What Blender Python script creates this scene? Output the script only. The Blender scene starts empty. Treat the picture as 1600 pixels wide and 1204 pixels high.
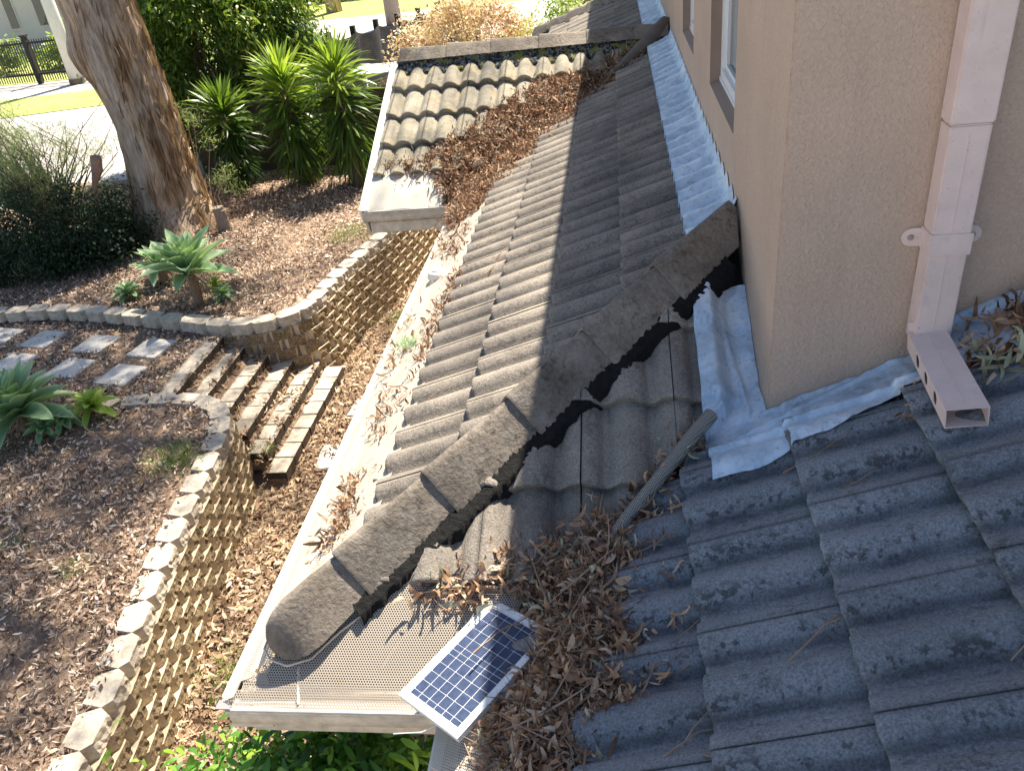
import bpy, bmesh, math, random
import numpy as np
from mathutils import Matrix, Vector
random.seed(7); RNG = np.random.default_rng(11)
C = bpy.context.scene.collection
S = bpy.context.scene

# ------------------------------------------------------------------ camera, light, exposure
cam_d = bpy.data.cameras.new('camera'); cam = bpy.data.objects.new('camera', cam_d); C.objects.link(cam)
R = Matrix(((0.98933304, 0.10173807, -0.10495674), (-0.03496694, -0.53358075, -0.8490939), (-0.14141233, 0.84370667, -0.5243316)))
rows = [R[0], -R[1], -R[2]]
M = Matrix((rows[0], rows[1], rows[2])).transposed().to_4x4(); M.translation = (1.205, -1.414, 1.95)
cam.matrix_world = M
cam_d.sensor_width = 36; cam_d.lens = 1272.4 / 1600 * 36; cam_d.clip_start = .02; cam_d.clip_end = 500
S.camera = cam
SUN = Vector((.27, .62, 1.0)).normalized()
w = bpy.data.worlds.new('World'); S.world = w; w.use_nodes = True
wn = w.node_tree.nodes; wl = w.node_tree.links
sky = wn.new('ShaderNodeTexSky'); sky.sky_type = 'NISHITA'; sky.sun_disc = False
sky.sun_elevation = math.asin(SUN.z); sky.sun_rotation = math.atan2(SUN.x, SUN.y)
bg = wn['Background']; bg.inputs[1].default_value = .072; wl.new(sky.outputs[0], bg.inputs[0])
sd = bpy.data.lights.new('sun', 'SUN'); sd.energy = 5.0; sd.angle = math.radians(.53); sd.color = (1, .90, .75)
so = bpy.data.objects.new('sun', sd); C.objects.link(so); so.rotation_euler = SUN.to_track_quat('Z', 'Y').to_euler(); so.location = (3, 6, 12)
S.view_settings.view_transform = 'Standard'; S.view_settings.look = 'None'; S.view_settings.gamma = 1
S.view_settings.use_curve_mapping = False; S.view_settings.exposure = 1.55

# ------------------------------------------------------------------ material helpers
class NT:
    def __init__(s, name):
        s.m = bpy.data.materials.new(name); s.m.use_nodes = True
        s.n = s.m.node_tree.nodes; s.l = s.m.node_tree.links; s.b = s.n['Principled BSDF']; s.b.inputs['Specular IOR Level'].default_value = .3
    def node(s, t, **k):
        n = s.n.new(t)
        for a, v in k.items():
            if a.startswith('i_'):
                key = a[2:]
                n.inputs[int(key) if key.isdigit() else key].default_value = v
            else: setattr(n, a, v)
        return n
    def link(s, a, b): s.l.new(a, b)
    def coord(s, which='Object', scale=(1, 1, 1), rot=(0, 0, 0)):
        t = s.node('ShaderNodeTexCoord'); mp = s.node('ShaderNodeMapping'); mp.inputs['Scale'].default_value = scale; mp.inputs['Rotation'].default_value = rot
        if which == 'World':
            g = s.node('ShaderNodeNewGeometry'); s.link(g.outputs['Position'], mp.inputs[0])
        else: s.link(t.outputs[which], mp.inputs[0])
        return mp.outputs[0]
    def noise(s, vec, scale, detail=6, rough=.6, dist=0):
        n = s.node('ShaderNodeTexNoise'); n.inputs['Scale'].default_value = scale; n.inputs['Detail'].default_value = detail
        n.inputs['Roughness'].default_value = rough; n.inputs['Distortion'].default_value = dist; s.link(vec, n.inputs['Vector']); return n.outputs['Fac']
    def ramp(s, fac, stops, interp='LINEAR'):
        r = s.node('ShaderNodeValToRGB'); r.color_ramp.interpolation = interp; e = r.color_ramp.elements
        while len(e) < len(stops): e.new(.5)
        for i, (p, c) in enumerate(stops): e[i].position = p; e[i].color = (*c, 1) if len(c) == 3 else c
        s.link(fac, r.inputs[0]); return r.outputs[0]
    def mix(s, fac, a, b, mode='MIX'):
        n = s.node('ShaderNodeMix', data_type='RGBA', blend_type=mode)
        for i, v in ((0, fac), (6, a), (7, b)):
            if hasattr(v, 'links') or hasattr(v, 'is_linked'): s.link(v, n.inputs[i])
            elif i == 0: n.inputs[0].default_value = v
            else: n.inputs[i].default_value = (*v, 1)
        return n.outputs[2]
    def math(s, op, a, b=0):
        n = s.node('ShaderNodeMath', operation=op)
        for i, v in ((0, a), (1, b)):
            if hasattr(v, 'is_linked'): s.link(v, n.inputs[i])
            else: n.inputs[i].default_value = v
        return n.outputs[0]
    def bump(s, h, strength=.5, dist=.005):
        n = s.node('ShaderNodeBump'); n.inputs['Strength'].default_value = strength; n.inputs['Distance'].default_value = dist
        s.link(h, n.inputs['Height']); s.link(n.outputs[0], s.b.inputs['Normal'])
    def col(s, c):
        if hasattr(c, 'is_linked'): s.link(c, s.b.inputs['Base Color'])
        else: s.b.inputs['Base Color'].default_value = (*c, 1)
    def rough(s, v): s.b.inputs['Roughness'].default_value = v
BW = lambda v: (v, v, v)

def mat_tile(name, c1, c2, moss_shade=.5, warm=None, grain=1.0, gr=1.0, flank=False):
    t = NT(name); v = t.coord('World'); t.rough(.82)
    big = t.noise(v, 3.0, 5); fine = t.noise(v, 160 * grain, 4, .7); mid = t.noise(v, 22, 6, .65)
    base = t.ramp(big, [(.3, c1), (.7, c2)])
    oi = t.node('ShaderNodeObjectInfo'); base = t.mix(.5, base, t.ramp(oi.outputs['Random'], [(0, BW(.72)), (1, BW(1.15))]), 'MULTIPLY')
    base = t.mix(.55 * gr, base, t.ramp(fine, [(.34, BW(.3)), (.66, BW(1.6))]), 'MULTIPLY')
    mo = t.math('MULTIPLY', t.ramp(t.noise(v, 34, 6, .7), [(.53, BW(0)), (.59, BW(1))]), t.ramp(t.noise(v, 4.5, 3), [(.42, BW(0)), (.56, BW(1))]))
    if flank:   # moss spots banded on the lower rib flanks, painting in rib shading too
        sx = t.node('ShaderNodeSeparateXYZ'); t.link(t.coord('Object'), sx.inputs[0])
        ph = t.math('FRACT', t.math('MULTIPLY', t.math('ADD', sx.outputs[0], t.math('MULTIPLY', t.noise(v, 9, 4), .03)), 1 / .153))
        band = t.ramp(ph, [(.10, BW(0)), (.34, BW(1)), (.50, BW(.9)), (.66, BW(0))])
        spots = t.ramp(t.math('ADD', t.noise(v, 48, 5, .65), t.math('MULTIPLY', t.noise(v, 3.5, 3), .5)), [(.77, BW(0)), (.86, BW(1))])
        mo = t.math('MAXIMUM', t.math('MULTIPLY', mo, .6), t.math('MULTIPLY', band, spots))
        valley_line = t.ramp(ph, [(.40, BW(0)), (.47, BW(.75)), (.53, BW(.75)), (.60, BW(0))]); mo = t.math('MAXIMUM', mo, t.math('MULTIPLY', valley_line, t.ramp(t.noise(v, 14, 4), [(.3, BW(.4)), (.6, BW(1))])))  # dark line along the valley between ribs
    mo = t.math('MULTIPLY', mo, moss_shade)
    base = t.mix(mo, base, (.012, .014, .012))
    if warm:
        li = t.ramp(t.noise(v, 7, 5, .7), [(.5, BW(0)), (.7, BW(.55))]); base = t.mix(li, base, warm)
    t.col(base); t.bump(t.mix(.5, fine, mid), 1.0, .009)
    return t.m
def mat_simple(name, c, rough=.6, var=.25, sc=8, metal=0, bump=0, bsc=60, bd=.002, spec=.3):
    t = NT(name); v = t.coord('World'); t.rough(rough); t.b.inputs['Metallic'].default_value = metal; t.b.inputs['Specular IOR Level'].default_value = spec
    f = t.noise(v, sc, 6, .65); t.col(t.mix(1, c, t.ramp(f, [(.3, BW(1 - var)), (.7, BW(1 + var * .5))]), 'MULTIPLY'))
    if bump: t.bump(t.noise(v, bsc, 5, .7), bump, bd)
    return t.m
def mat_leaf(name, stops, rough=.5, transl=.3, tcol=None, spec=.35):
    t = NT(name); a = t.node('ShaderNodeAttribute', attribute_name='rnd'); c = t.ramp(a.outputs['Fac'], stops); t.col(c); t.rough(rough)
    t.b.inputs['Specular IOR Level'].default_value = spec
    if transl:
        tr = t.node('ShaderNodeBsdfTranslucent'); t.link(t.mix(1, c, tcol or (1.3, 1.35, .7), 'MULTIPLY'), tr.inputs[0])
        ms = t.node('ShaderNodeMixShader'); ms.inputs[0].default_value = transl
        t.link(t.b.outputs[0], ms.inputs[1]); t.link(tr.outputs[0], ms.inputs[2]); t.link(ms.outputs[0], t.n['Material Output'].inputs[0])
    return t.m

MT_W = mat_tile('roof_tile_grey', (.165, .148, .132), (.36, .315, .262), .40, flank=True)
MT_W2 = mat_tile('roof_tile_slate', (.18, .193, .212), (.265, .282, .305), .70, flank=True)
MT_G = mat_tile('roof_tile_lichened', (.12, .115, .10), (.40, .36, .28), .3, (.42, .34, .18))
MT_M = mat_tile('roof_tile_mossy', (.25, .23, .17), (.42, .38, .28), .3, (.36, .38, .08))
M_CAP = mat_tile('hip_cap_concrete', (.10, .084, .068), (.31, .265, .215), .5, (.34, .31, .27), .45, .7)
M_MORTAR = mat_simple('black_pointing', (.012, .012, .012), .95, .5, 60, bump=1, bsc=90, bd=.01)
def mat_lichen_mortar():
    t = NT('lichened_pointing'); v = t.coord('World'); t.rough(.95)
    f = t.noise(v, 38, 5, .7); g = t.noise(v, 16, 3)
    c = t.ramp(f, [(.42, (.012, .012, .012)), (.52, (.05, .055, .06)), (.60, (.25, .27, .28))])
    c = t.mix(t.ramp(g, [(.52, BW(0)), (.58, BW(.8))]), c, (.20, .20, .05)); t.col(c); t.bump(f, 1, .01); return t.m
M_LMORT = mat_lichen_mortar()
M_DARK = mat_simple('dark_sarking', (.02, .02, .02), .9, .2)
def mat_lead():
    t = NT('lead_flashing'); v = t.coord('World'); t.rough(.48); t.b.inputs['Metallic'].default_value = .25; t.b.inputs['Specular IOR Level'].default_value = .5
    a = t.noise(v, 6, 7, .7, .4); b = t.noise(v, 45, 6, .7)
    c = t.ramp(a, [(.32, (.30, .40, .50)), (.5, (.52, .63, .74)), (.7, (.74, .82, .88))])
    c = t.mix(t.ramp(b, [(.54, BW(0)), (.70, BW(.65))]), c, (.17, .22, .28)); t.col(c); t.bump(t.mix(.4, a, b), .5, .012); return t.m
M_LEAD = mat_lead()
def mat_stucco():
    t = NT('tan_stucco'); v = t.coord('World'); t.rough(.92)
    f = t.noise(v, 95, 3, .55, .6); g = t.noise(v, 1.6, 4)
    c = t.mix(1, (.56, .415, .315), t.ramp(g, [(.3, BW(.88)), (.7, BW(1.08))]), 'MULTIPLY')
    stk = t.noise(t.coord('World', (14, 14, .9)), 1.0, 5, .7); c = t.mix(t.ramp(stk, [(.55, BW(0)), (.75, BW(.30))]), c, (.34, .26, .20))
    bl = t.noise(v, 11, 6, .75); c = t.mix(t.ramp(bl, [(.60, BW(0)), (.78, BW(.35))]), c, (.60, .47, .37))
    t.col(t.mix(.5, c, t.ramp(f, [(.3, BW(.8)), (.7, BW(1.15))]), 'MULTIPLY')); t.bump(f, .85, .006); return t.m
M_STUCCO = mat_stucco()
M_REVEAL = mat_simple('brown_reveal', (.30, .22, .17), .8, .12, 5, bump=.4, bsc=90)
def mat_pipe():
    t = NT('pink_beige_painted_metal'); v = t.coord('World'); t.rough(.45)
    st = t.noise(t.coord('World', (28, 28, 1.2)), 1.0, 5, .7); f = t.noise(v, 5, 6, .7); sp = t.noise(v, 120, 3)
    c = t.mix(1, (.80, .63, .56), t.ramp(f, [(.3, BW(.86)), (.7, BW(1.06))]), 'MULTIPLY')
    c = t.mix(t.ramp(st, [(.60, BW(0)), (.72, BW(.35))]), c, (.42, .30, .24))
    c = t.mix(t.ramp(sp, [(.66, BW(0)), (.74, BW(.6))]), c, (.2, .16, .13)); c = t.mix(t.ramp(t.noise(v, 16, 7, .75), [(.56, BW(0)), (.78, BW(.4))]), c, (.40, .31, .26)); t.col(c); return t.m
M_PIPE = mat_pipe()
M_GUT = mat_simple('cream_gutter_paint', (.66, .57, .45), .5, .35, 16)
M_LIP = mat_simple('white_gutter_lip', (.80, .77, .70), .4, .12, 14)
M_WHITE = mat_simple('white_upvc', (.78, .78, .76), .35, .05)
def mat_glass(name, c=(.015, .018, .02)):
    t = NT(name); t.col(c); t.rough(.03); t.b.inputs['Specular IOR Level'].default_value = .8; return t.m
M_GLASS = mat_glass('dark_window_glass')
def mat_mesh(name, scale, hole, c, alt=False):
    t = NT(name); v = t.coord('Object', (scale, scale * .577 if not alt else scale, 0)); t.rough(.5)
    def dots(off):
        a = t.node('ShaderNodeVectorMath', operation='ADD'); a.inputs[1].default_value = off; t.link(v, a.inputs[0])
        fr = t.node('ShaderNodeVectorMath', operation='FRACTION'); t.link(a.outputs[0], fr.inputs[0])
        sb = t.node('ShaderNodeVectorMath', operation='SUBTRACT'); sb.inputs[1].default_value = (.5, .5, 0); t.link(fr.outputs[0], sb.inputs[0])
        sc = t.node('ShaderNodeVectorMath', operation='MULTIPLY'); sc.inputs[1].default_value = (1, 1.733 if not alt else 1, 0); t.link(sb.outputs[0], sc.inputs[0])
        ln = t.node('ShaderNodeVectorMath', operation='LENGTH'); t.link(sc.outputs[0], ln.inputs[0]); return ln.outputs['Value']
    d = t.math('MINIMUM', dots((0, 0, 0)), dots((.5, .5, 0)))
    mask = t.math('LESS_THAN', d, hole)
    w0 = t.coord('World'); dirt = t.noise(w0, 9, 6, .7)
    t.col(t.mix(t.ramp(dirt, [(.5, BW(0)), (.72, BW(.5))]), c, (.36, .28, .19)))
    tr = t.node('ShaderNodeBsdfTransparent'); ms = t.node('ShaderNodeMixShader')
    t.link(mask, ms.inputs[0]); t.link(t.b.outputs[0], ms.inputs[1]); t.link(tr.outputs[0], ms.inputs[2]); t.link(ms.outputs[0], t.n['Material Output'].inputs[0])
    return t.m
M_MESH = mat_mesh('perforated_gutter_mesh', 125, .29, (.58, .53, .45)); M_MESH2 = mat_mesh('dusty_gutter_mesh', 125, .31, (.40, .355, .295))
M_ROLL = mat_mesh('woven_gutter_mesh', 150, .25, (.34, .34, .31), True)
def mat_ground(name, c1, c2, c3):
    t = NT(name); v = t.coord('World'); t.rough(.95)
    a = t.noise(v, .9, 5); b = t.noise(v, 14, 8, .75, .5); f = t.noise(v, 70, 6, .8, 1.0)
    c = t.mix(t.ramp(a, [(.4, BW(0)), (.6, BW(1))]), c1, c2)
    c = t.mix(t.ramp(b, [(.42, BW(0)), (.62, BW(.8))]), c, c3)
    c = t.mix(.8, c, t.ramp(f, [(.3, BW(.35)), (.7, BW(1.6))]), 'MULTIPLY'); t.col(c); t.bump(t.mix(.5, b, f), 1, .02); return t.m
M_MULCH = mat_ground('bark_mulch_soil', (.17, .115, .082), (.28, .19, .13), (.42, .31, .22))
M_LOW = mat_ground('leaf_covered_soil', (.22, .15, .10), (.28, .20, .13), (.36, .27, .18))
M_CONC = mat_simple('pale_concrete_drive', (.47, .44, .42), .8, .2, 1.2)
M_GRASS = mat_ground('sunlit_lawn', (.30, .34, .10), (.40, .42, .15), (.24, .30, .08))
def mat_block():
    t = NT('sandstone_block'); v = t.coord('World'); t.rough(.92)
    oi = t.node('ShaderNodeObjectInfo'); f = t.noise(v, 60, 6, .75); g = t.noise(v, 7, 5)
    c = t.mix(1, (.58, .47, .33), t.ramp(oi.outputs['Random'], [(0, BW(.8)), (1, BW(1.12))]), 'MULTIPLY')
    c = t.mix(t.ramp(g, [(.45, BW(0)), (.7, BW(.5))]), c, (.30, .26, .20))
    c = t.mix(.7, c, t.ramp(f, [(.3, BW(.5)), (.7, BW(1.35))]), 'MULTIPLY'); t.col(c); t.bump(f, .8, .006); return t.m
M_BLOCK = mat_block()
M_CAPST = mat_simple('weathered_cap_block', (.54, .475, .385), .9, .35, 18, bump=.8, bsc=90, bd=.004)
M_PAVER = mat_simple('grey_paver', (.56, .54, .50), .85, .2, 12, bump=.5, bsc=120)
def mat_bark():
    t = NT('gum_bark'); v = t.coord('World', (11, 11, 1.1)); t.rough(.9)
    a = t.noise(v, 1.0, 8, .7, .25); b = t.noise(t.coord('World', (40, 40, 2.6)), 1.0, 6, .75, .3); g = t.noise(t.coord('World', (2.5, 2.5, .7)), 1, 4, .6, .6)
    c = t.ramp(a, [(.32, (.05, .03, .018)), (.43, (.24, .15, .085)), (.55, (.48, .34, .22)), (.70, (.66, .53, .39))])
    c = t.mix(t.ramp(g, [(.45, BW(0)), (.62, BW(.75))]), c, (.50, .43, .36))
    c = t.mix(.7, c, t.ramp(b, [(.38, BW(.38)), (.55, BW(1.25))]), 'MULTIPLY'); t.col(c); t.bump(t.mix(.5, a, b), 1, .05); return t.m
M_BARK = mat_bark()
M_WOOD = mat_simple('weathered_stump_wood', (.30, .25, .21), .9, .4, 30, bump=.7, bsc=60, bd=.006)
M_TWIG = mat_simple('dry_twig', (.32, .22, .15), .85, .3, 40)
M_STEM = mat_simple('grey_stem', (.16, .12, .09), .85, .3, 30)
M_LITTER = mat_leaf('dry_gum_leaf', [(0, (.08, .045, .025)), (.18, (.22, .12, .065)), (.42, (.38, .225, .13)), (.66, (.50, .33, .21)), (.88, (.55, .40, .27)), (.97, (.58, .52, .42)), (1, (.42, .45, .32))], .6, .15, (1.2, 1, .8))
M_LITF = mat_leaf('dry_curled_leaf', [(0, (.09, .05, .03)), (.3, (.20, .11, .06)), (.6, (.32, .19, .11)), (.85, (.44, .29, .18)), (1, (.52, .42, .30))], .65, .12, (1.2, 1, .8))
M_CHIP = mat_leaf('mulch_chip', [(0, (.035, .022, .016)), (.28, (.15, .09, .058)), (.50, (.42, .285, .20)), (.8, (.66, .50, .38)), (1, (.80, .70, .58))], .8, 0)
M_CHIPD = mat_leaf('straw_leaf_chip', [(0, (.08, .05, .032)), (.3, (.28, .17, .10)), (.6, (.46, .31, .19)), (1, (.66, .52, .37))], .8, 0)
M_LEAFY = mat_leaf('bright_broad_leaf', [(0, (.03, .07, .012)), (.45, (.10, .18, .025)), (1, (.34, .40, .06))], .38, .35)
M_DARKB = mat_leaf('dark_hedge_leaf', [(0, (.012, .028, .012)), (.6, (.028, .055, .022)), (1, (.05, .085, .03))], .6, .15)
M_WISP = mat_leaf('fine_grey_green_leaf', [(0, (.12, .19, .07)), (.6, (.24, .32, .13)), (1, (.40, .46, .18))], .6, .3)
M_YUC = mat_leaf('yucca_leaf', [(0, (.03, .07, .012)), (.5, (.12, .20, .03)), (1, (.38, .50, .08))], .35, .35)
M_AGA = mat_leaf('agave_leaf', [(0, (.16, .29, .16)), (.7, (.30, .45, .25)), (1, (.62, .72, .40))], .45, .2)
M_AGB = mat_leaf('yellow_green_agave_leaf', [(0, (.22, .34, .06)), (1, (.42, .52, .10))], .45, .25)
M_GREEN = mat_leaf('glossy_green_leaf', [(0, (.03, .10, .02)), (.6, (.09, .24, .03)), (1, (.30, .46, .05))], .35, .3)
M_RED = mat_leaf('pink_bronze_leaf', [(0, (.25, .16, .08)), (.3, (.62, .40, .30)), (.6, (.55, .52, .22)), (1, (.80, .70, .55))], .5, .35, (1.25, 1.05, .95))
M_GUM = mat_leaf('gum_leaf', [(0, (.05, .08, .03)), (1, (.11, .15, .06))], .5, .15)
M_TUFT = mat_leaf('grass_blade', [(0, (.08, .16, .03)), (1, (.26, .34, .09))], .6, .3)

# ------------------------------------------------------------------ object helpers
WM = {}
def me_np(name, V, F, rnd=None, smooth=False):
    """V (n,3); F list of arrays of same-length faces or an int array (m,k)"""
    me = bpy.data.meshes.new(name); V = np.asarray(V, np.float32); F = np.asarray(F, np.int32)
    me.vertices.add(len(V)); me.vertices.foreach_set('co', V.ravel())
    m, k = F.shape; me.loops.add(m * k); me.loops.foreach_set('vertex_index', F.ravel())
    me.polygons.add(m); me.polygons.foreach_set('loop_start', np.arange(0, m * k, k, dtype=np.int32))
    me.update(calc_edges=True)
    if rnd is not None:
        a = me.attributes.new('rnd', 'FLOAT', 'POINT'); a.data.foreach_set('value', np.asarray(rnd, np.float32))
    if smooth: me.polygons.foreach_set('use_smooth', np.ones(m, bool))
    return me
def me_bm(name, bm, smooth=False):
    bmesh.ops.recalc_face_normals(bm, faces=bm.faces)
    me = bpy.data.meshes.new(name); bm.to_mesh(me); bm.free()
    if smooth:
        for p in me.polygons: p.use_smooth = True
    return me
def put(name, me, mat=None, parent=None, mw=None, **props):
    o = bpy.data.objects.new(name, me); C.objects.link(o); mw = mw or Matrix.Identity(4)
    if mat is not None and len(me.materials) == 0: me.materials.append(mat)
    if parent is not None:
        o.parent = parent; o.matrix_parent_inverse = WM[parent.name].inverted()
    o.matrix_basis = mw; WM[o.name] = mw.copy()
    for k, v in props.items(): o[k] = v
    return o
def thing(name, loc, label, cat, group=None):
    o = bpy.data.objects.new(name, None); C.objects.link(o); o.location = loc; o.empty_display_size = .1
    WM[o.name] = Matrix.Translation(loc); o['label'] = label; o['category'] = cat
    if group: o['group'] = group
    return o
def box(bm, x0, x1, y0, y1, z0, z1, mw=None):
    vs = [bm.verts.new(p) for p in ((x0, y0, z0), (x1, y0, z0), (x1, y1, z0), (x0, y1, z0), (x0, y0, z1), (x1, y0, z1), (x1, y1, z1), (x0, y1, z1))]
    if mw:
        for v in vs: v.co = mw @ v.co
    for f in ((3, 2, 1, 0), (4, 5, 6, 7), (0, 1, 5, 4), (1, 2, 6, 5), (2, 3, 7, 6), (3, 0, 4, 7)): bm.faces.new([vs[i] for i in f])
def boxme(name, *a, mw=None, bev=0):
    bm = bmesh.new(); box(bm, *a, mw=mw)
    if bev: bmesh.ops.bevel(bm, geom=bm.edges[:] , offset=bev, segments=2, affect='EDGES')
    return me_bm(name, bm)
def tube(bm, pts, rad, n=6, cap=True):
    pts = [Vector(p) for p in pts]; rings = []
    for i, p in enumerate(pts):
        d = (pts[min(i + 1, len(pts) - 1)] - pts[max(i - 1, 0)]).normalized()
        a = d.orthogonal().normalized() if i == 0 else (rings_a - d * rings_a.dot(d)).normalized()
        rings_a = a; b = d.cross(a); r = rad[i] if hasattr(rad, '__len__') else rad
        rings.append([bm.verts.new(p + (a * math.cos(t) + b * math.sin(t)) * r) for t in [2 * math.pi * k / n for k in range(n)]])
    for A, B in zip(rings, rings[1:]):
        for k in range(n): bm.faces.new((A[k], A[(k + 1) % n], B[(k + 1) % n], B[k]))
    if cap: bm.faces.new(rings[0][::-1]); bm.faces.new(rings[-1])
def rotmats(yaw, pitch, roll):
    cy, sy, cp, sp, cr, sr = np.cos(yaw), np.sin(yaw), np.cos(pitch), np.sin(pitch), np.cos(roll), np.sin(roll); o = np.ones_like(yaw); z = 0 * o
    Rz = np.stack([cy, -sy, z, sy, cy, z, z, z, o], -1).reshape(-1, 3, 3)
    Ry = np.stack([cp, z, sp, z, o, z, -sp, z, cp], -1).reshape(-1, 3, 3)
    Rx = np.stack([o, z, z, z, cr, -sr, z, sr, cr], -1).reshape(-1, 3, 3)
    return Rz @ Ry @ Rx
def scatter(name, templates, P, Rm, Sc, rnd):
    """templates: list of (verts, faces[quads])"""
    n = len(P); which = RNG.integers(0, len(templates), n); Vs, Fs, Rs = [], [], []; base = 0
    Sc = np.asarray(Sc); Sc = Sc[:, None] * np.ones(3) if Sc.ndim == 1 else Sc
    for ti, (tv, tf) in enumerate(templates):
        m = which == ti; k = m.sum()
        if not k: continue
        V = np.einsum('nij,nvj->nvi', Rm[m], tv[None] * Sc[m][:, None]) + P[m][:, None]
        F = tf[None] + (np.arange(k) * len(tv))[:, None, None] + base
        Vs.append(V.reshape(-1, 3)); Fs.append(F.reshape(-1, tf.shape[1])); Rs.append(np.repeat(rnd[m], len(tv))); base += k * len(tv)
    return me_np(name, np.concatenate(Vs), np.concatenate(Fs), np.concatenate(Rs))
def leaf_t(seg=4, width=.2, curl=.3, fold=.12, twist=0, sweep=0):
    V, F = [], []
    for i in range(seg + 1):
        s = i / seg; wd = width * (math.sin(math.pi * min(1, .08 + s * .92)) ** .8) * .5 * (1 if s < 1 else 0.1)
        a = curl * s * 2; x = (math.sin(a) / a if abs(a) > 1e-3 else 1) * s; z = ((1 - math.cos(a)) / a if abs(a) > 1e-3 else 0) * s
        tw = twist * s; cy, sy = math.cos(tw), math.sin(tw)
        for q in (-1, 1):
            V.append((x - .5, q * wd * cy + sweep * s * s, z + q * wd * sy + fold * abs(q) * wd))
    for i in range(seg): F.append((2 * i, 2 * i + 1, 2 * i + 3, 2 * i + 2))
    return np.array(V, float), np.array(F)
T_GUMDRY = [leaf_t(5, .145, c, .1, tw, sw) for c, tw, sw in ((.2, .4, .1), (.9, .2, .15), (-.5, 1.2, -.1), (1.5, -.8, .1), (.4, 2.0, .2), (.1, -.2, -.15), (2.2, .6, .1), (1.8, 1.5, .2), (-1.3, .9, .3))] + [leaf_t(4, .03, .6, 0, 0, .3), leaf_t(4, .025, -.4, 0, 0, -.3)]
T_BROADDRY = [leaf_t(4, .34, c, .35, tw) for c, tw in ((.6, .3), (1.2, -.5), (-.7, .8))]
T_CHIP = [leaf_t(2, .25, .5, .1), leaf_t(2, .14, -.4, .1), leaf_t(2, .4, .3, .3), leaf_t(2, .09, .8, 0)]
T_FRESH = [leaf_t(3, .28, -.35, .25), leaf_t(3, .32, -.15, .3, .2), leaf_t(3, .24, -.6, .2, -.2)]
T_SMALL = [leaf_t(2, .5, -.2, .3), leaf_t(2, .42, .2, .25)]
T_NEED = [leaf_t(2, .07, .2, 0), leaf_t(2, .09, -.2, 0)]

# ------------------------------------------------------------------ geometry of the roof
T = .44035; A0 = math.atan(T); ca, sa = math.cos(A0), math.sin(A0); X2 = .663; GY = 4.21; WX = 1.64; WY = .82; RY = 5.85
TW = .306; HUMP = TW / 2
def prof(u):
    d = np.abs(((np.asarray(u, float) / HUMP) + .5) % 1 - .5) * HUMP
    return .040 * np.clip(1 - (d / .064) ** 2, 0, 1) ** .8
def roofz(x, y):
    g = T * min(y - GY, 7.49 - y) if x > -.72 else -9
    return max(T * min(x, y), T * (x - X2), g)
HOUSE = thing('house', (3.2, 4, -2.8), 'tan rendered two storey house with grey tiled lower roof', 'house')
def frame(kind):
    if kind == 'W': return Matrix(((0, ca, -sa, 0), (-1, 0, 0, 0), (0, sa, ca, 0), (0, 0, 0, 1)))
    return Matrix(((1, 0, 0, 0), (0, ca, -sa, 0), (0, sa, ca, 0), (0, 0, 0, 1)))
def tile_mesh(L, lift=.034, seed=0):
    rr = random.Random(seed); n = 24; us = np.linspace(.0015, TW - .0015, n + 1); ph = prof(us)
    vs = [0, .004, .012, L * .5, L]; V = []; F = []
    chip = [rr.uniform(-.0018, .0018) for _ in us]
    rows = [[(u, .004 + c, h - .012) for u, h, c in zip(us, ph, chip)]]
    for j, v in enumerate(vs):
        dz = (-.006 if j == 0 else -.0015 if j == 1 else 0)
        # small lap step where the neighbour's interlock sits on the crest
        rows.append([(u, v + (c if j < 2 else 0), h + .006 + lift * (1 - v / .31) + dz + (.0025 if i > 2 else 0)) for i, (u, h, c) in enumerate(zip(us, ph, chip))])
    rows[0] = [(u, .006 + c, h - .006) for u, h, c in zip(us, ph, chip)]
    for r in rows: V += r
    k = n + 1
    for j in range(len(rows) - 1):
        for i in range(n): F.append((j * k + i, j * k + i + 1, (j + 1) * k + i + 1, (j + 1) * k + i))
    # side skirts
    for side in (0, n):
        b = len(V)
        for j in range(1, len(rows)): p = V[j * k + side]; V.append((p[0], p[1], p[2] - .02))
        for j in range(1, len(rows) - 1): F.append((j * k + side, (j + 1) * k + side, b + j, b + j - 1))
    me = me_np('roof_tile', V, F); me.polygons.foreach_set('use_smooth', [abs(p.normal.z) > .3 for p in me.polygons]); me.update()
    return me
ntile = 0
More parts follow.
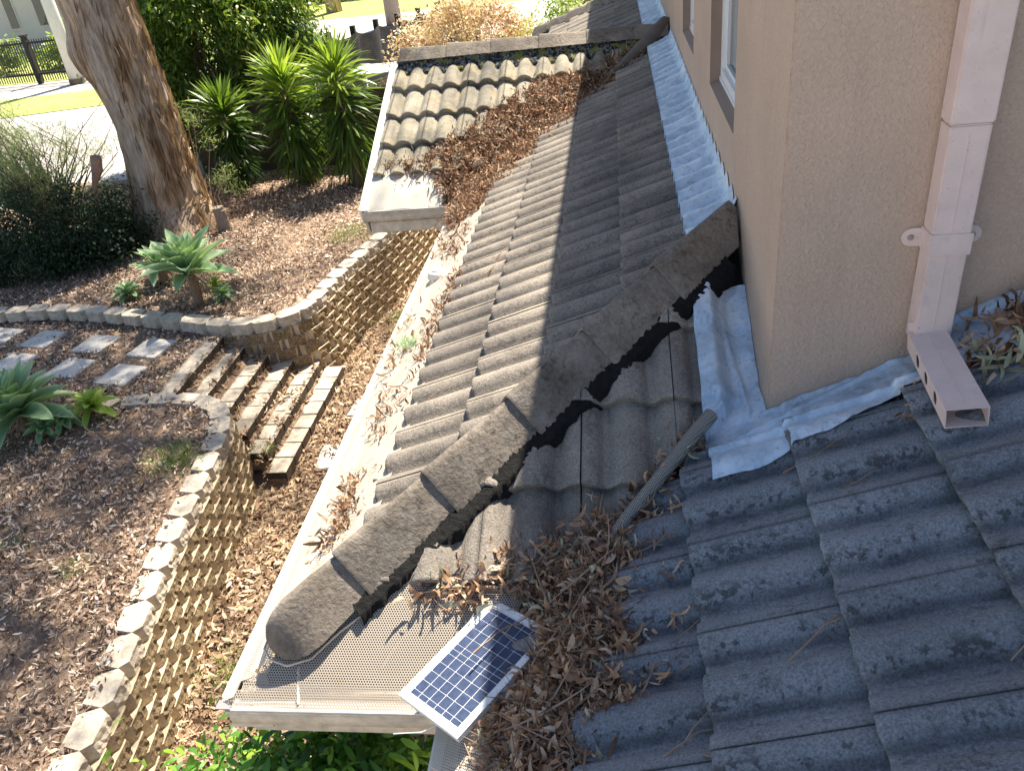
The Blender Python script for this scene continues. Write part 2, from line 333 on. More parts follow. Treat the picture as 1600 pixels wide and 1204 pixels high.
def tile_field(slope, kind, origin, gauge_h, rows, cols, planes, mat, inside):
    """origin = world point (nose line, seam) ; planes = [(co, no)] keep the side the normal points to"""
    global ntile
    L = gauge_h / ca + .045; variants = [tile_mesh(L, seed=k) for k in range(4)]
    for v in variants: v.materials.append(mat)
    fr = frame(kind); up = Vector((fr[0][1], fr[1][1], fr[2][1])); ac = Vector((fr[0][0], fr[1][0], fr[2][0]))
    for r in rows:
        for c in cols:
            o = Vector(origin) + up * (r * gauge_h / ca) + ac * (c * TW)
            mw = fr.copy(); mw.translation = o + Vector((random.uniform(-.0015, .0015), random.uniform(-.0015, .0015), random.uniform(-.001, .002)))
            cs = [mw @ Vector(p) for p in ((0, 0, .03), (TW, 0, .03), (TW, L, .03), (0, L, .03))]
            st = 'in'
            for co, no in planes:
                ds = [(p - Vector(co)).dot(Vector(no)) for p in cs]
                if max(ds) <= .002: st = 'out'; break
                if min(ds) < 0: st = 'cut'
            if st == 'out' : continue
            me = random.choice(variants)
            if st == 'cut':
                bm = bmesh.new(); bm.from_mesh(me); inv = mw.inverted()
                for co, no in planes:
                    n2 = (inv.to_3x3() @ Vector(no)); g = bm.verts[:] + bm.edges[:] + bm.faces[:]
                    bmesh.ops.bisect_plane(bm, geom=g, plane_co=inv @ Vector(co), plane_no=n2, clear_inner=True)
                if len(bm.faces) < 4: bm.free(); continue
                me = bpy.data.meshes.new('roof_tile'); bm.to_mesh(me); bm.free(); me.materials.append(mat)
                for p in me.polygons: p.use_smooth = abs(p.normal.z) > .3
            o2 = put('roof_tile', me, None, slope, mw); ntile += 1
def base_plane(name, pts, label=None):
    bm = bmesh.new(); vs = [bm.verts.new(p) for p in pts]; f = bm.faces.new(vs)
    r = bmesh.ops.extrude_face_region(bm, geom=[f]); bmesh.ops.translate(bm, vec=(0, 0, -.03), verts=[e for e in r['geom'] if isinstance(e, bmesh.types.BMVert)])
    o = put(name, me_bm(name, bm), M_DARK, HOUSE)
    if label: o['label'] = label
    return o
W1 = base_plane('roof_slope', [(.1, .1, T * .1 - .03), (WX, WX, T * WX - .03), (WX, RY, T * WX - .03), (.1, GY + .1, T * .1 - .03)])
W1b = base_plane('roof_slope', [(.1, 7.39, T * .1 - .03), (WX, RY, T * WX - .03), (WX, 9.41, T * WX - .03), (.1, 10.95, T * .1 - .03)])
S1 = base_plane('roof_slope', [(.1, .1, T * .1 - .03), (X2 - .05, .1, T * .1 - .03), (WX, WX - X2 - .1, T * (WX - X2) - .07), (WX, WX, T * WX - .03)])
W2 = base_plane('roof_slope', [(X2 + .06, .0, -.0), (X2 + .06, -2.6, -.0), (4.5, -2.6, T * (4.5 - X2) - .03), (4.5, WY, T * (4.5 - X2) - .03), (X2 + WY, WY, T * WY - .03)])
G1 = base_plane('roof_slope', [(-.64, GY + .1, T * .1 - .03), (.1, GY + .1, T * .1 - .03), (WX, RY, T * 1.64 - .03), (-.64, RY, T * 1.64 - .03)], 'small gable slope with sunlit lichened tiles')
G2 = base_plane('roof_slope', [(-.64, 7.39, T * .1 - .03), (-.64, RY + .02, T * 1.62 - .03), (WX, RY + .02, T * 1.62 - .03), (.1, 7.39, T * .1 - .03)])
UP = Vector((0, 0, 1))
d45 = lambda a, b: (a, b, 0)
# main slope facing left (columns run along -Y; start at y = 10)
o0 = .355 - .288
tile_field(W1, 'W', (o0, 1.04 + TW * 17, T * o0), .288, range(1, 5), range(0, 17 + 4), [((0, 0.03, 0), (-1, 1, 0)), ((0, GY - .03, 0), (1, -1, 0)), ((WX, 0, 0), (-1, 0, 0)), ((.06, 0, 0), (1, 0, 0))], MT_W, None)
tile_field(W1b, 'W', (o0, 1.04 + TW * 34, T * o0), .288, range(1, 5), range(0, 20), [((0, 7.53, 0), (1, 1, 0)), ((0, 11.02, 0), (-1, -1, 0)), ((WX, 0, 0), (-1, 0, 0)), ((.06, 0, 0), (1, 0, 0))], MT_W, None)
tile_field(S1, 'S', (1.352 - TW * 5, .325 - .288, T * (.325 - .288)), .288, range(1, 5), range(0, 6), [((1.446, 0, 0), (-1, 0, 0)), ((0.03, 0, 0), (1, -1, 0)), ((X2 + .035, 0, 0), (-1, 1, 0)), ((WX, 0, 0), (-1, 0, 0)), ((0, .06, 0), (0, 1, 0))], MT_W, None)
o2 = 1.377 - .302 * 2
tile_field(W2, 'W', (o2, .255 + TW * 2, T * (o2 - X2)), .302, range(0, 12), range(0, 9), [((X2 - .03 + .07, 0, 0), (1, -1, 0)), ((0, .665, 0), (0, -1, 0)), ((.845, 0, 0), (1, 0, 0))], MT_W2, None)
tile_field(G1, 'S', (-.31 - TW * 2, 4.83 - .318, T * (4.83 - .318 - GY)), .318, range(0, 5), range(0, 8), [((0, GY + .03, 0), (-1, 1, 0)), ((-.645, 0, 0), (1, 0, 0)), ((0, RY - .03, 0), (0, -1, 0))], MT_G, None)
# ---- first courses hidden under mesh use the same tiles: nothing more needed

# ------------------------------------------------------------------ hip and ridge caps
def cap_mesh(L, w0=.114, h0=.150, w1=.102, h1=.128, drop=.02, thick=.013, rounded=False):
    """local: X along (downhill nose at 0), Y across, Z up. open underneath"""
    ts = np.linspace(-1, 1, 17); V = []; F = []
    def sec(w, h, inset=0):
        out = []
        for t in ts:
            a = abs(t); y = (w - inset) * math.copysign(a, t)
            a2 = math.sqrt(a * a + .012) - .1095; z = drop + (h - inset - drop) * (1 - min(1, a2 / .897))
            z = min(z, h - inset - .004 * (1 - min(1, a * 5)) * 0)
            out.append((y, z))
        return out
    n = len(ts); rows = [(0, w0, h0, thick), (0, w0, h0, 0.002), (.006, w0, h0, 0), (L * .5, (w0 + w1) / 2, (h0 + h1) / 2, 0), (L, w1, h1, 0)]
    if rounded:
        rows = [(.0, .02, .035, 0), (.012, .06, .075, 0), (.035, .092, .11, 0), (.07, .112, .132, 0), (.12, .120, .145, 0), (L * .6, .113, .142, 0), (L, w1, h1, 0)]
    for x, w_, h_, ins in rows:
        for y, z in sec(w_, h_, ins): V.append((x, y, z))
    for j in range(len(rows) - 1):
        for i in range(n - 1): F.append((j * n + i, (j + 1) * n + i, (j + 1) * n + i + 1, j * n + i + 1))
    me = me_np('cap', V, F, smooth=True)
    if not rounded:
        me.polygons.foreach_set('use_smooth', [p.index >= 2 * (n - 1) for p in me.polygons])
    return me
def cap_frame(p, d, k=0):
    d = Vector(d).normalized(); y = UP.cross(d).normalized(); z = d.cross(y)
    m = Matrix((d, y, z)).transposed().to_4x4(); m.translation = Vector(p); return m
hd = (1, 1, T)
hs = [.355, .60, .852, 1.098, 1.35]
CAPS_H = cap_mesh(.43); CAPS_H.materials.append(M_CAP)
def hip_pt(x, y0=0, k=1): return (x, y0 + k * x, T * x + .014)
st = cap_mesh(.36, rounded=True); st.materials.append(M_CAP)
put('hip_cap', st, None, HOUSE, cap_frame(hip_pt(.135), hd), label='rounded starter cap at the lower end of the hip')
for i, x in enumerate(hs):
    m = cap_frame(Vector(hip_pt(x - .012)) + Vector((0, 0, .004)), hd)
    me = CAPS_H
    if i == 4:
        bm = bmesh.new(); bm.from_mesh(CAPS_H); inv = m.inverted()
        bmesh.ops.bisect_plane(bm, geom=bm.verts[:] + bm.edges[:] + bm.faces[:], plane_co=inv @ Vector((WX - .012, 0, 0)), plane_no=inv.to_3x3() @ Vector((-1, 0, 0)), clear_inner=True)
        me = bpy.data.meshes.new('cap'); bm.to_mesh(me); bm.free(); me.materials.append(M_CAP)
    put('hip_cap', me, None, HOUSE, m)
for i in range(5):   # north hip
    x = .1 + .26 * i; put('hip_cap', CAPS_H, None, HOUSE, cap_frame((x, 11.05 - x, T * x), (1, -1, T)))
# gable ridge
for i, x in enumerate([-.62, -.213, .165, .568, .964, 1.354]):
    L = .42 if i < 5 else .27
    me = cap_mesh(L, .125, .135, .115, .12, drop=.045); me.materials.append(M_CAP)
    m = Matrix.Translation((x, RY, T * 1.64)) 
    if i > 0: m = Matrix.Translation((x, RY, T * 1.64 + .004))
    put('ridge_cap', me, None, HOUSE, m)
# pointing
def ribbon(name, P0, d, side, L, wi, wo, z_in, z_out, mat, jag=.02, seed=1, parent=HOUSE, plane=None):
    rr = np.random.default_rng(seed); n = int(L / .008); V = []; F = []; m = 7
    d = Vector(d); side = Vector(side); j = np.convolve(rr.normal(0, 1, n + 1), np.ones(4) / 4, 'same') + np.convolve(rr.normal(0, 1, n + 1), np.ones(16) / 6, 'same')
    for i in range(n + 1):
        s = i / n * L; c = Vector(P0) + d * s; out = wo + jag * j[i]
        for k in range(m):
            t = k / (m - 1); wv = wi + (out - wi) * min(1, t * 1.12); q = c + side * wv
            q.z = (plane(q.x, q.y) if plane else 0) + (z_in + (z_out - z_in) * (t ** .8) if k < m - 1 else -.005) + rr.normal(0, .0025)
            V.append(q[:])
    for i in range(n):
        for k in range(m - 1): a = i * m + k; F.append((a, a + 1, a + m + 1, a + m))
    return put(name, me_np(name, V, F, smooth=False), mat, parent)
r2 = math.sqrt(.5)
hl = Vector((1, 1, 0)).normalized()
ribbon('pointing', (.30, .30, 0), hl, (r2, -r2, 0), (1.5 - .30) / r2, .098, .150, .078, .072, M_MORTAR, .006, 3, plane=lambda x, y: T * y)
ribbon('pointing', (.30, .30, 0), hl, (-r2, r2, 0), (1.6 - .30) / r2, .085, .118, .07, .02, M_MORTAR, .006, 4, plane=lambda x, y: T * x)
ribbon('pointing', (-.63, RY, 0), (1, 0, 0), (0, -1, 0), 2.2, .09, .20, .085, .03, M_LMORT, .014, 5, plane=lambda x, y: T * (y - GY))
ribbon('pointing', (.1, 10.95, 0), Vector((1, -1, 0)).normalized(), (-r2, -r2, 0), 1.9, .09, .13, .07, .02, M_MORTAR, .006, 6, plane=lambda x, y: T * x)
# gable north side + end triangle + barge
tile_field(G2, 'S', (-.31 - TW * 2, 7.6, 0), .318, [], [], [], MT_G, None)

# ------------------------------------------------------------------ lead flashing
def grid_sheet(name, xs, ys, zf, keep, mat, parent, uvflip=False, th=0):
    nx, ny = len(xs), len(ys); V = [(x, y, zf(x, y)) for x in xs for y in ys]; F = []
    for i in range(nx - 1):
        for j in range(ny - 1):
            if keep((xs[i] + xs[i + 1]) / 2, (ys[j] + ys[j + 1]) / 2): F.append((i * ny + j, (i + 1) * ny + j, (i + 1) * ny + j + 1, i * ny + j + 1))
    me = me_np(name, V, F, smooth=True); bm = bmesh.new(); bm.from_mesh(me)
    bmesh.ops.delete(bm, geom=[v for v in bm.verts if not v.link_faces], context='VERTS')
    if th:
        bmesh.ops.solidify(bm, geom=bm.faces[:], thickness=th)
    bm.to_mesh(me); bm.free()
    for p in me.polygons: p.use_smooth = True
    return put(name, me, mat, parent)
from mathutils import noise as mn
def nz(x, y, s, seed=0): return mn.noise(Vector((x * s, y * s, seed)))
def wav(x, y):  # follows the tile humps of the left facing slope
    return float(prof(-(y - 1.04)))
def lead_main(x, y):
    t = (x - 1.43) / .21; z = T * x + .046 + wav(x, y) * (1.05 - .25 * t) + .006 * nz(x, y, 14) + .005 * nz(x, y, 40, 3) + .004 * max(0, nz(x * 3, y, 30, 7))
    if x > 1.615: z += (x - 1.615) * 2.2
    return z
xs = np.linspace(1.425, WX - .004, 11)
fl = grid_sheet('lead_flashing', xs, np.arange(1.52, 5.70, .0105), lead_main, lambda x, y: x > 1.445 + .006 * nz(x, y, 25) and y > x + .02 and y - GY < x - .02, M_LEAD, HOUSE)
fl2 = grid_sheet('lead_flashing', xs, np.arange(5.98, 9.6, .0105), lead_main, lambda x, y: x > 1.445 and y > 7.5 - x and y < 11 - x, M_LEAD, HOUSE)
def tiletop(x, y):
    s1 = T * y; s2 = T * (x - X2)
    if s2 > s1: sw = ((x - (1.377 - .302 * 4)) / .302) % 1; return s2 + float(prof(-(y - .255))) * .85 + .008 + .028 * (1 - sw)
    sw = ((y - .325) / .288) % 1; return s1 + float(prof(x - 1.352)) * .85 + .008 + .028 * (1 - sw)
def lead_corner(x, y):
    top = max(tiletop(x + a_, y + b_) for a_, b_ in ((0, 0), (.012, 0), (-.012, 0), (0, .012), (0, -.012), (.025, 0), (-.025, 0))) + .010
    s1 = T * y; s2 = T * (x - X2); base = max(s1, s2) + .004 + .25 * (tiletop(x, y) - max(s1, s2) - .02)
    if s1 > s2: e = (1.55 - x) / .05
    else: e = max((.70 - y) / .045, (1.46 - x) / .03 if y < .64 else 0)
    e = max(0, min(1, e)); e = e * e * (3 - 2 * e); z = base * (1 - e) + max(top, base) * e
    z += .006 * abs(nz(x, y, 9, 5)) + .008 * max(0, nz(x * 1.5, y, 20, 2)) + .003 * nz(x, y, 48, 8)
    z += .012 * math.exp(-((x - 1.565 - .02 * math.sin(y * 9)) / .009) ** 2) * (y > .8) + .010 * math.exp(-((y - .70 - .25 * (x - 1.5)) / .010) ** 2)
    return z
LVp, LFp = [], []
for xa, xb, nx_, top_ in ((1.442, WX - .002, 28, None), (WX - .012, 2.052, 50, WY - .003)):
    b0 = len(LVp); ny_ = 90
    for i in range(nx_ + 1):
        x = xa + (xb - xa) * i / nx_; y0 = .505 + (.12 * (max(0, x - 1.45) / .6) ** 2) + .004 * math.sin(x * 31); y1 = top_ or (1.27 + .10 * min(1, (x - 1.44) / .1))
        for j in range(ny_ + 1):
            y = y0 + (y1 - y0) * j / ny_; xx_ = x + (.006 * nz(y, 0, 9) if i == 0 and top_ is None else 0); LVp.append((xx_, y, lead_corner(xx_, y) + (.0008 if top_ else 0)))
    for i in range(nx_):
        for j in range(ny_): a_ = b0 + i * (ny_ + 1) + j; LFp.append((a_, a_ + ny_ + 1, a_ + ny_ + 2, a_ + 1))
put('lead_flashing', me_np('lead', LVp, LFp, smooth=True), M_LEAD, HOUSE, label='wrinkled sheet of lead wrapped round the wall corner')
# lead piece right of the spout
grid_sheet('lead_flashing', np.arange(2.10, 3.2, .012), np.arange(.60, .82, .012), lambda x, y: T * (x - X2) + .062 + .012 * nz(x, y, 14, 3) + (max(0, y - .79) * 1.5), lambda x, y: y > .63 + .01 * nz(x, y, 20), M_LEAD, HOUSE, th=.003)

# ------------------------------------------------------------------ gutter guard mesh, gutters, fascia
def sheet_local(name, origin, ux, uy, nu, nv, lu, lv, zf, mat, parent, keepf=None):
    """flat grid whose object axes lie in the sheet, so the perforation keeps its scale"""
    ux = Vector(ux).normalized(); uy = Vector(uy).normalized(); uz = ux.cross(uy); m = Matrix((ux, uy, uz)).transposed().to_4x4(); m.translation = Vector(origin)
    V = []; F = []
    for i in range(nu + 1):
        for j in range(nv + 1):
            u, v = lu * i / nu, lv * j / nv; V.append((u, v, zf(u, v)))
    k = nv + 1
    for i in range(nu):
        for j in range(nv):
            if keepf is None or keepf(lu * (i + .5) / nu, lv * (j + .5) / nv): F.append((i * k + j, (i + 1) * k + j, (i + 1) * k + j + 1, i * k + j + 1))
    return put(name, me_np(name, V, F, smooth=True), mat, parent, m)
mt = math.atan2(T * .38 + .045, .39)
und = lambda u, v, s=0: .004 * nz(u, v, 6, s) + .006 * math.sin(v / .39 * math.pi) * (.6 + .4 * math.sin(u * 10.2))
GW = put('gutter', boxme('gutter', -.012, .12, .02, GY - .0, -.115, -.10), M_GUT, HOUSE, label='long gutter along the left eave')
def gutter_run(parent, a, b, out, name):
    """box gutter between a and b (z = lip height), out = outward unit vector"""
    a = Vector(a); b = Vector(b); d = (b - a).normalized(); out = Vector(out); prof2 = [(.118, -.085), (.02, -.085), (.0, -.073), (-.004, -.03), (.004, -.022), (-.010, -.016), (-.012, 0), (.018, .002), (.018, -.006), (.002, -.008), (.008, -.066), (.118, -.076)]
    V = []; F = []
    for p in (a, b):
        for o_, z_ in prof2: q = p - out * (o_); V.append((q.x, q.y, q.z + z_))
    n = len(prof2)
    for i in range(n - 1): F.append((i, i + 1, n + i + 1, n + i))
    put(name, me_np(name, V, F), M_GUT, parent)
    bm = bmesh.new(); m = Matrix((d, out, UP)).transposed().to_4x4(); m.translation = a
    box(bm, 0.02, (b - a).length - .01, -.022, .013, .003, .009, mw=m); put('gutter_lip', me_bm('lip', bm), M_LIP, parent)
    # rivets on the lip
    bm = bmesh.new(); k = int((b - a).length / .16)
    for i in range(k):
        c = a + d * (.08 + .16 * i) - out * .006; bmesh.ops.create_uvsphere(bm, u_segments=6, v_segments=4, radius=.0045, matrix=Matrix.Translation((c.x, c.y, c.z + .010)))
    put('rivet_row', me_bm('rivet', bm), M_PIPE, parent, kind='stuff')
GS = put('gutter', boxme('gutter', .02, X2, .10, .13, -.09, -.005), M_GUT, HOUSE, label='short front gutter with cream face')
GG = put('gutter', boxme('gutter', -.66, .02, GY + .10, GY + .13, -.10, -.005), M_GUT, HOUSE, label='gutter under the small gable slope')
gutter_run(GW, (0, 0.01, 0), (0, GY, 0), (-1, 0, 0), 'gutter_trough')
gutter_run(GS, (0.01, 0, 0), (X2, 0, 0), (0, -1, 0), 'gutter_trough')
gutter_run(GG, (-.70, GY, 0), (0, GY, 0), (0, -1, 0), 'gutter_trough')
GC = put('gutter', boxme('gutter', X2 + .1, X2 + .13, -2.6, .0, -.16, -.005), M_GUT, HOUSE)
gutter_run(GC, (X2, -2.6, 0), (X2, 0, 0), (-1, 0, 0), 'gutter_trough')
put('gutter_cap', boxme('gc', -.014, .030, -.014, .016, .010, .014), mat_simple('grey_corner_cap', (.25, .25, .26), .5), GW)
put('fascia', boxme('fascia', -.66, .0, GY + .02, GY + .045, -.17, -.088, bev=.003), M_GUT, HOUSE)
put('fascia', boxme('fascia', .02, .04, .1, GY, -.22, -.02), M_GUT, HOUSE)
put('fascia', boxme('fascia', .02, X2, .07, .09, -.2, -.02), M_GUT, HOUSE)
# mesh sheets: local x along eave, local y up the slope
zf = lambda u, v: und(u, v)
ang = Vector((math.cos(mt), 0, math.sin(mt)))
sheet_local('gutter_mesh', (-.006, GY - .02, .012), (0, -1, 0), ang, 160, 8, GY - .03, .415, lambda u, v: und(u, v), M_MESH, HOUSE, lambda u, v: (GY - u) > v * .93 + .0 and (GY - u) - 0 > v * .93)
sheet_local('gutter_mesh', (.004, -.006, .012), (1, 0, 0), (0, math.cos(mt), math.sin(mt)), 60, 16, 1.05, .38, lambda u, v: und(u, v, 3), M_MESH2, HOUSE, lambda u, v: u > v * .93 and u < X2 + v * .93)
sheet_local('gutter_mesh', (X2 - .006, 0, .012), (0, -1, 0), ang, 60, 8, 2.5, .225, lambda u, v: und(u, v, 5), M_MESH, HOUSE)
sheet_local('gutter_mesh', (-.66, GY - .006, .012), (1, 0, 0), (0, math.cos(mt), math.sin(mt)), 50, 10, 1.1, .40, lambda u, v: und(u, v, 9), mat_mesh('fine_gutter_mesh', 160, .16, (.56, .53, .47)), HOUSE, lambda u, v: u < .66 + v * .93)
# overlap strip of the mesh at the corner and folded edge round the starter cap
bm = bmesh.new(); tube(bm, [(.235, .004, .018), (.225, .05, .04), (.215, .095, .062)], .004, 5); put('mesh_seam', me_bm('seam', bm), M_LIP, HOUSE)
bm = bmesh.new(); pts = []
for k in range(13):
    a = math.radians(-150 + 25 * k); pts.append((.20 + .10 * math.cos(a) * 1.0, .20 + .10 * math.sin(a), 0))
pts = [(.42, .245), (.33, .175), (.26, .105), (.19, .085), (.135, .10), (.10, .14), (.095, .2), (.12, .26)]
tube(bm, [(x, y, T * min(x, y) + .045) for x, y in pts], .0035, 6); put('mesh_edge', me_bm('edge', bm), M_GUT, HOUSE)
# vent dome on the mesh
bm = bmesh.new(); bmesh.ops.create_cone(bm, cap_ends=True, segments=20, radius1=.062, radius2=.045, depth=.05, matrix=Matrix.Translation((.16, 2.75, .13)))
bmesh.ops.bevel(bm, geom=[e for e in bm.edges if all(v.co.z > .15 for v in e.verts)], offset=.012, segments=3, affect='EDGES')
put('vent_cap', me_bm('vent', bm, True), M_LIP, HOUSE)
# gable barge
bm = bmesh.new(); L = 1.78
fr = frame('S'); fr.translation = Vector((-.70, GY, 0)); box(bm, -.012, .006, -.012, L, -.10, .035, mw=fr); box(bm, .006, .05, 0, L, .012, .02, mw=fr)
put('barge_board', me_bm('barge', bm), M_LIP, HOUSE)
bm = bmesh.new(); fr = frame('S'); fr.translation = Vector((-.692, GY + .02, -.12)); box(bm, 0, .02, 0, 1.74, -.06, .04, mw=fr); put('barge_board', me_bm('barge2', bm), M_GUT, HOUSE)
# lower storey walls
bm = bmesh.new(); box(bm, .5, .62, .62, 11, -2.8, .05); box(bm, .62, 1.2, .5, .62, -2.8, .05); put('lower_wall', me_bm('lw', bm), mat_simple('cream_brick', (.5, .42, .32), .9, .2, 10), HOUSE)
bm = bmesh.new(); box(bm, .04, .5, .06, 11, -.05, -.04); put('soffit', me_bm('sf', bm), M_GUT, HOUSE)
bm = bmesh.new(); box(bm, .36, .5, 4.75, 4.85, -2.8, -.05); put('lower_wall', me_bm('lw2', bm), mat_simple('cream_brick2', (.5, .42, .32), .9, .2, 10), HOUSE)

# ------------------------------------------------------------------ upper walls
UWZ = 2.85
wins = [(1.835, 2.73, 1.035, 2.15), (3.63, 4.46, 1.0, 2.15), (6.2, 7.1, 1.0, 2.15)]
bm = bmesh.new()
def vq(bm, pts): bm.faces.new([bm.verts.new(p) for p in pts])
ycur = WY
for (a, b, z0, z1) in wins:
    for (p, q, r, s) in ((ycur, a, .1, UWZ), (a, b, .1, z0), (a, b, z1, UWZ)): vq(bm, [(WX, q, r), (WX, p, r), (WX, p, s), (WX, q, s)])
    ycur = b
vq(bm, [(WX, 12.5, .1), (WX, ycur, .1), (WX, ycur, UWZ), (WX, 12.5, UWZ)])
vq(bm, [(WX, WY, .1), (7, WY, .1), (7, WY, UWZ), (WX, WY, UWZ)])
vq(bm, [(7, WY, .1), (7, 12.5, .1), (7, 12.5, UWZ), (7, WY, UWZ)]); vq(bm, [(7, 12.5, .1), (WX, 12.5, .1), (WX, 12.5, UWZ), (7, 12.5, UWZ)])
bmesh.ops.remove_doubles(bm, verts=bm.verts, dist=.0005)
ed = [e for e in bm.edges if abs(e.verts[0].co.x - WX) < .001 and abs(e.verts[1].co.x - WX) < .001 and abs(e.verts[0].co.y - WY) < .001 and abs(e.verts[1].co.y - WY) < .001]
bmesh.ops.bevel(bm, geom=ed, offset=.004, segments=2, affect='EDGES')
wall = put('upper_wall', me_bm('wall', bm), M_STUCCO, HOUSE)
for (a, b, z0, z1) in wins[:2] + wins[2:]:
    D = .085; bm = bmesh.new()
    vq(bm, [(WX, b, z0), (WX, b, z1), (WX + D, b, z1), (WX + D, b, z0)]); vq(bm, [(WX, a, z0), (WX, a, z1), (WX + D, a, z1), (WX + D, a, z0)])
    vq(bm, [(WX, a, z1), (WX, b, z1), (WX + D, b, z1), (WX + D, a, z1)]); vq(bm, [(WX, a, z0), (WX, b, z0), (WX + D, b, z0 + .03), (WX + D, a, z0 + .03)])
    wn_ = put('window', me_bm('reveal', bm), M_REVEAL, HOUSE)
    f = .05; bm = bmesh.new(); x0, x1 = WX + .05, WX + D + .03; zb = z0 + .02
    box(bm, x0, x1, a, b, zb, zb + f); box(bm, x0, x1, a, b, z1 - f, z1); box(bm, x0, x1, a, a + f, zb + f, z1 - f); box(bm, x0, x1, b - f, b, zb + f, z1 - f)
    g = .022; box(bm, x0 + .018, x1, a + f, b - f, zb + f, zb + f + g); box(bm, x0 + .018, x1, b - f - g, b - f, zb + f + g, z1 - f); box(bm, x0 + .018, x1, a + f, a + f + g, zb + f + g, z1 - f)
    box(bm, x0 - .006, x0, a, b, zb - .008, zb + .012)
    put('window_frame', me_bm('wf', bm), M_WHITE, wn_)
    put('pane', boxme('pane', x0 + .032, x0 + .038, a + f, b - f, zb + f, z1 - f), M_GLASS, wn_)
# eave and upper roof of the house (out of frame above, casts the long shade)
bm = bmesh.new(); box(bm, 1.55, 7.2, .52, 12.7, UWZ, UWZ + .1); put('upper_eave', me_bm('eave', bm), M_GUT, HOUSE)
bm = bmesh.new(); v = [bm.verts.new(p) for p in ((1.56, .53, UWZ + .11), (7.2, .53, UWZ + .11), (7.2, 12.7, UWZ + .11), (1.56, 12.7, UWZ + .11), (4.38, 3.3, UWZ + 1.1), (4.38, 9.9, UWZ + 1.1))]
for f_ in ((0, 1, 4), (1, 2, 5, 4), (2, 3, 5), (3, 0, 4, 5)): bm.faces.new([v[i] for i in f_])
put('upper_roof', me_bm('uroof', bm), MT_W, HOUSE)

# ------------------------------------------------------------------ downpipe and spout
DX0, DX1, DY0, DY1 = 2.022, 2.122, .745, .818
dp = put('downpipe', boxme('dp', DX0, DX1, DY0, DY1, .70, 1.322, bev=.004), M_PIPE, HOUSE, label='square pinkish beige downpipe beside the wall')
put('pipe_section', boxme('dp2', DX0 - .003, DX1 + .003, DY0 - .003, DY1, 1.324, UWZ - .001, bev=.004), M_PIPE, dp)
put('pipe_seam', boxme('dp3', 2.068, 2.0705, DY0 - .0015, DY0 + .002, .70, 1.30), M_PIPE, dp)
bm = bmesh.new(); box(bm, DX0 - .004, DX1 + .004, DY0 - .005, DY1, .975, 1.035)
put('bracket_strap', me_bm('strap', bm), M_PIPE, dp)
def tab(xc, sgn):
    bm = bmesh.new(); pts = []
    for k in range(9):
        a = math.pi / 2 - math.pi * k / 8; pts.append((xc + sgn * (.028 + .026 * math.cos(a)), 1.003 + .026 * math.sin(a)))
    pts = [(xc, 1.029)] + pts + [(xc, .977)]
    vs = [bm.verts.new((x, DY1 - .006, z)) for x, z in pts]; f = bm.faces.new(vs)
    r = bmesh.ops.extrude_face_region(bm, geom=[f]); bmesh.ops.translate(bm, vec=(0, .006, 0), verts=[e for e in r['geom'] if isinstance(e, bmesh.types.BMVert)])
    put('bracket_tab', me_bm('tab', bm), M_PIPE, dp)
    bm = bmesh.new(); bmesh.ops.create_cone(bm, cap_ends=True, segments=12, radius1=.009, radius2=.007, depth=.006, matrix=Matrix.Translation((xc + sgn * .03, DY1 - .009, 1.003)) @ Matrix.Rotation(math.pi / 2, 4, 'X'))
    put('screw', me_bm('screw', bm), mat_simple('screw_metal', (.4, .33, .28), .5), dp)
tab(DX0, -1); tab(DX1, 1)
# spout: open rectangular tube along -Y with three holes in its left side
spm = Matrix.Translation((DX0 - .008, DY0 + .0, .675)) @ Matrix.Rotation(math.radians(-4), 4, 'Z') @ Matrix.Rotation(math.radians(-6), 4, 'Y')
SL, SW, SH, th = .385, .10, .056, .0025
sp = put('spout', boxme('sp_top', 0, SW, -SL, .02, SH - th, SH), M_PIPE, HOUSE, spm, label='short open ended spout lying on the tiles')
put('spout_side', boxme('sp_b', .0, SW, -SL, .02, 0, th), M_PIPE, sp, spm)
put('spout_side', boxme('sp_r', SW - th, SW, -SL, .02, th, SH - th), M_PIPE, sp, spm)
put('spout_side', boxme('sp_bk', 0.001, SW - .001, .02, .024, th, SH + .03), M_PIPE, sp, spm)
bm = bmesh.new(); es = []
def loop(pts):
    vs = [bm.verts.new((0, y, z)) for y, z in pts]; es.extend(bm.edges.new((vs[i], vs[(i + 1) % len(vs)])) for i in range(len(vs)))
loop([(-SL, th), (.02, th), (.02, SH - th), (-SL, SH - th)])
for yc in (-.10, -.19, -.285): loop([(yc + .019 * math.cos(a), SH / 2 + .019 * math.sin(a)) for a in [2 * math.pi * k / 18 for k in range(18)]])
bmesh.ops.triangle_fill(bm, edges=es, use_beauty=True)
r = bmesh.ops.extrude_face_region(bm, geom=bm.faces[:]); bmesh.ops.translate(bm, vec=(th, 0, 0), verts=[e for e in r['geom'] if isinstance(e, bmesh.types.BMVert)])
put('spout_side', me_bm('sp_l', bm), M_PIPE, sp, spm, label='left side with three round holes')
put('pipe_seam', boxme('sp_s', .048, .050, -SL + .02, .0, SH, SH + .001), M_PIPE, sp, spm)

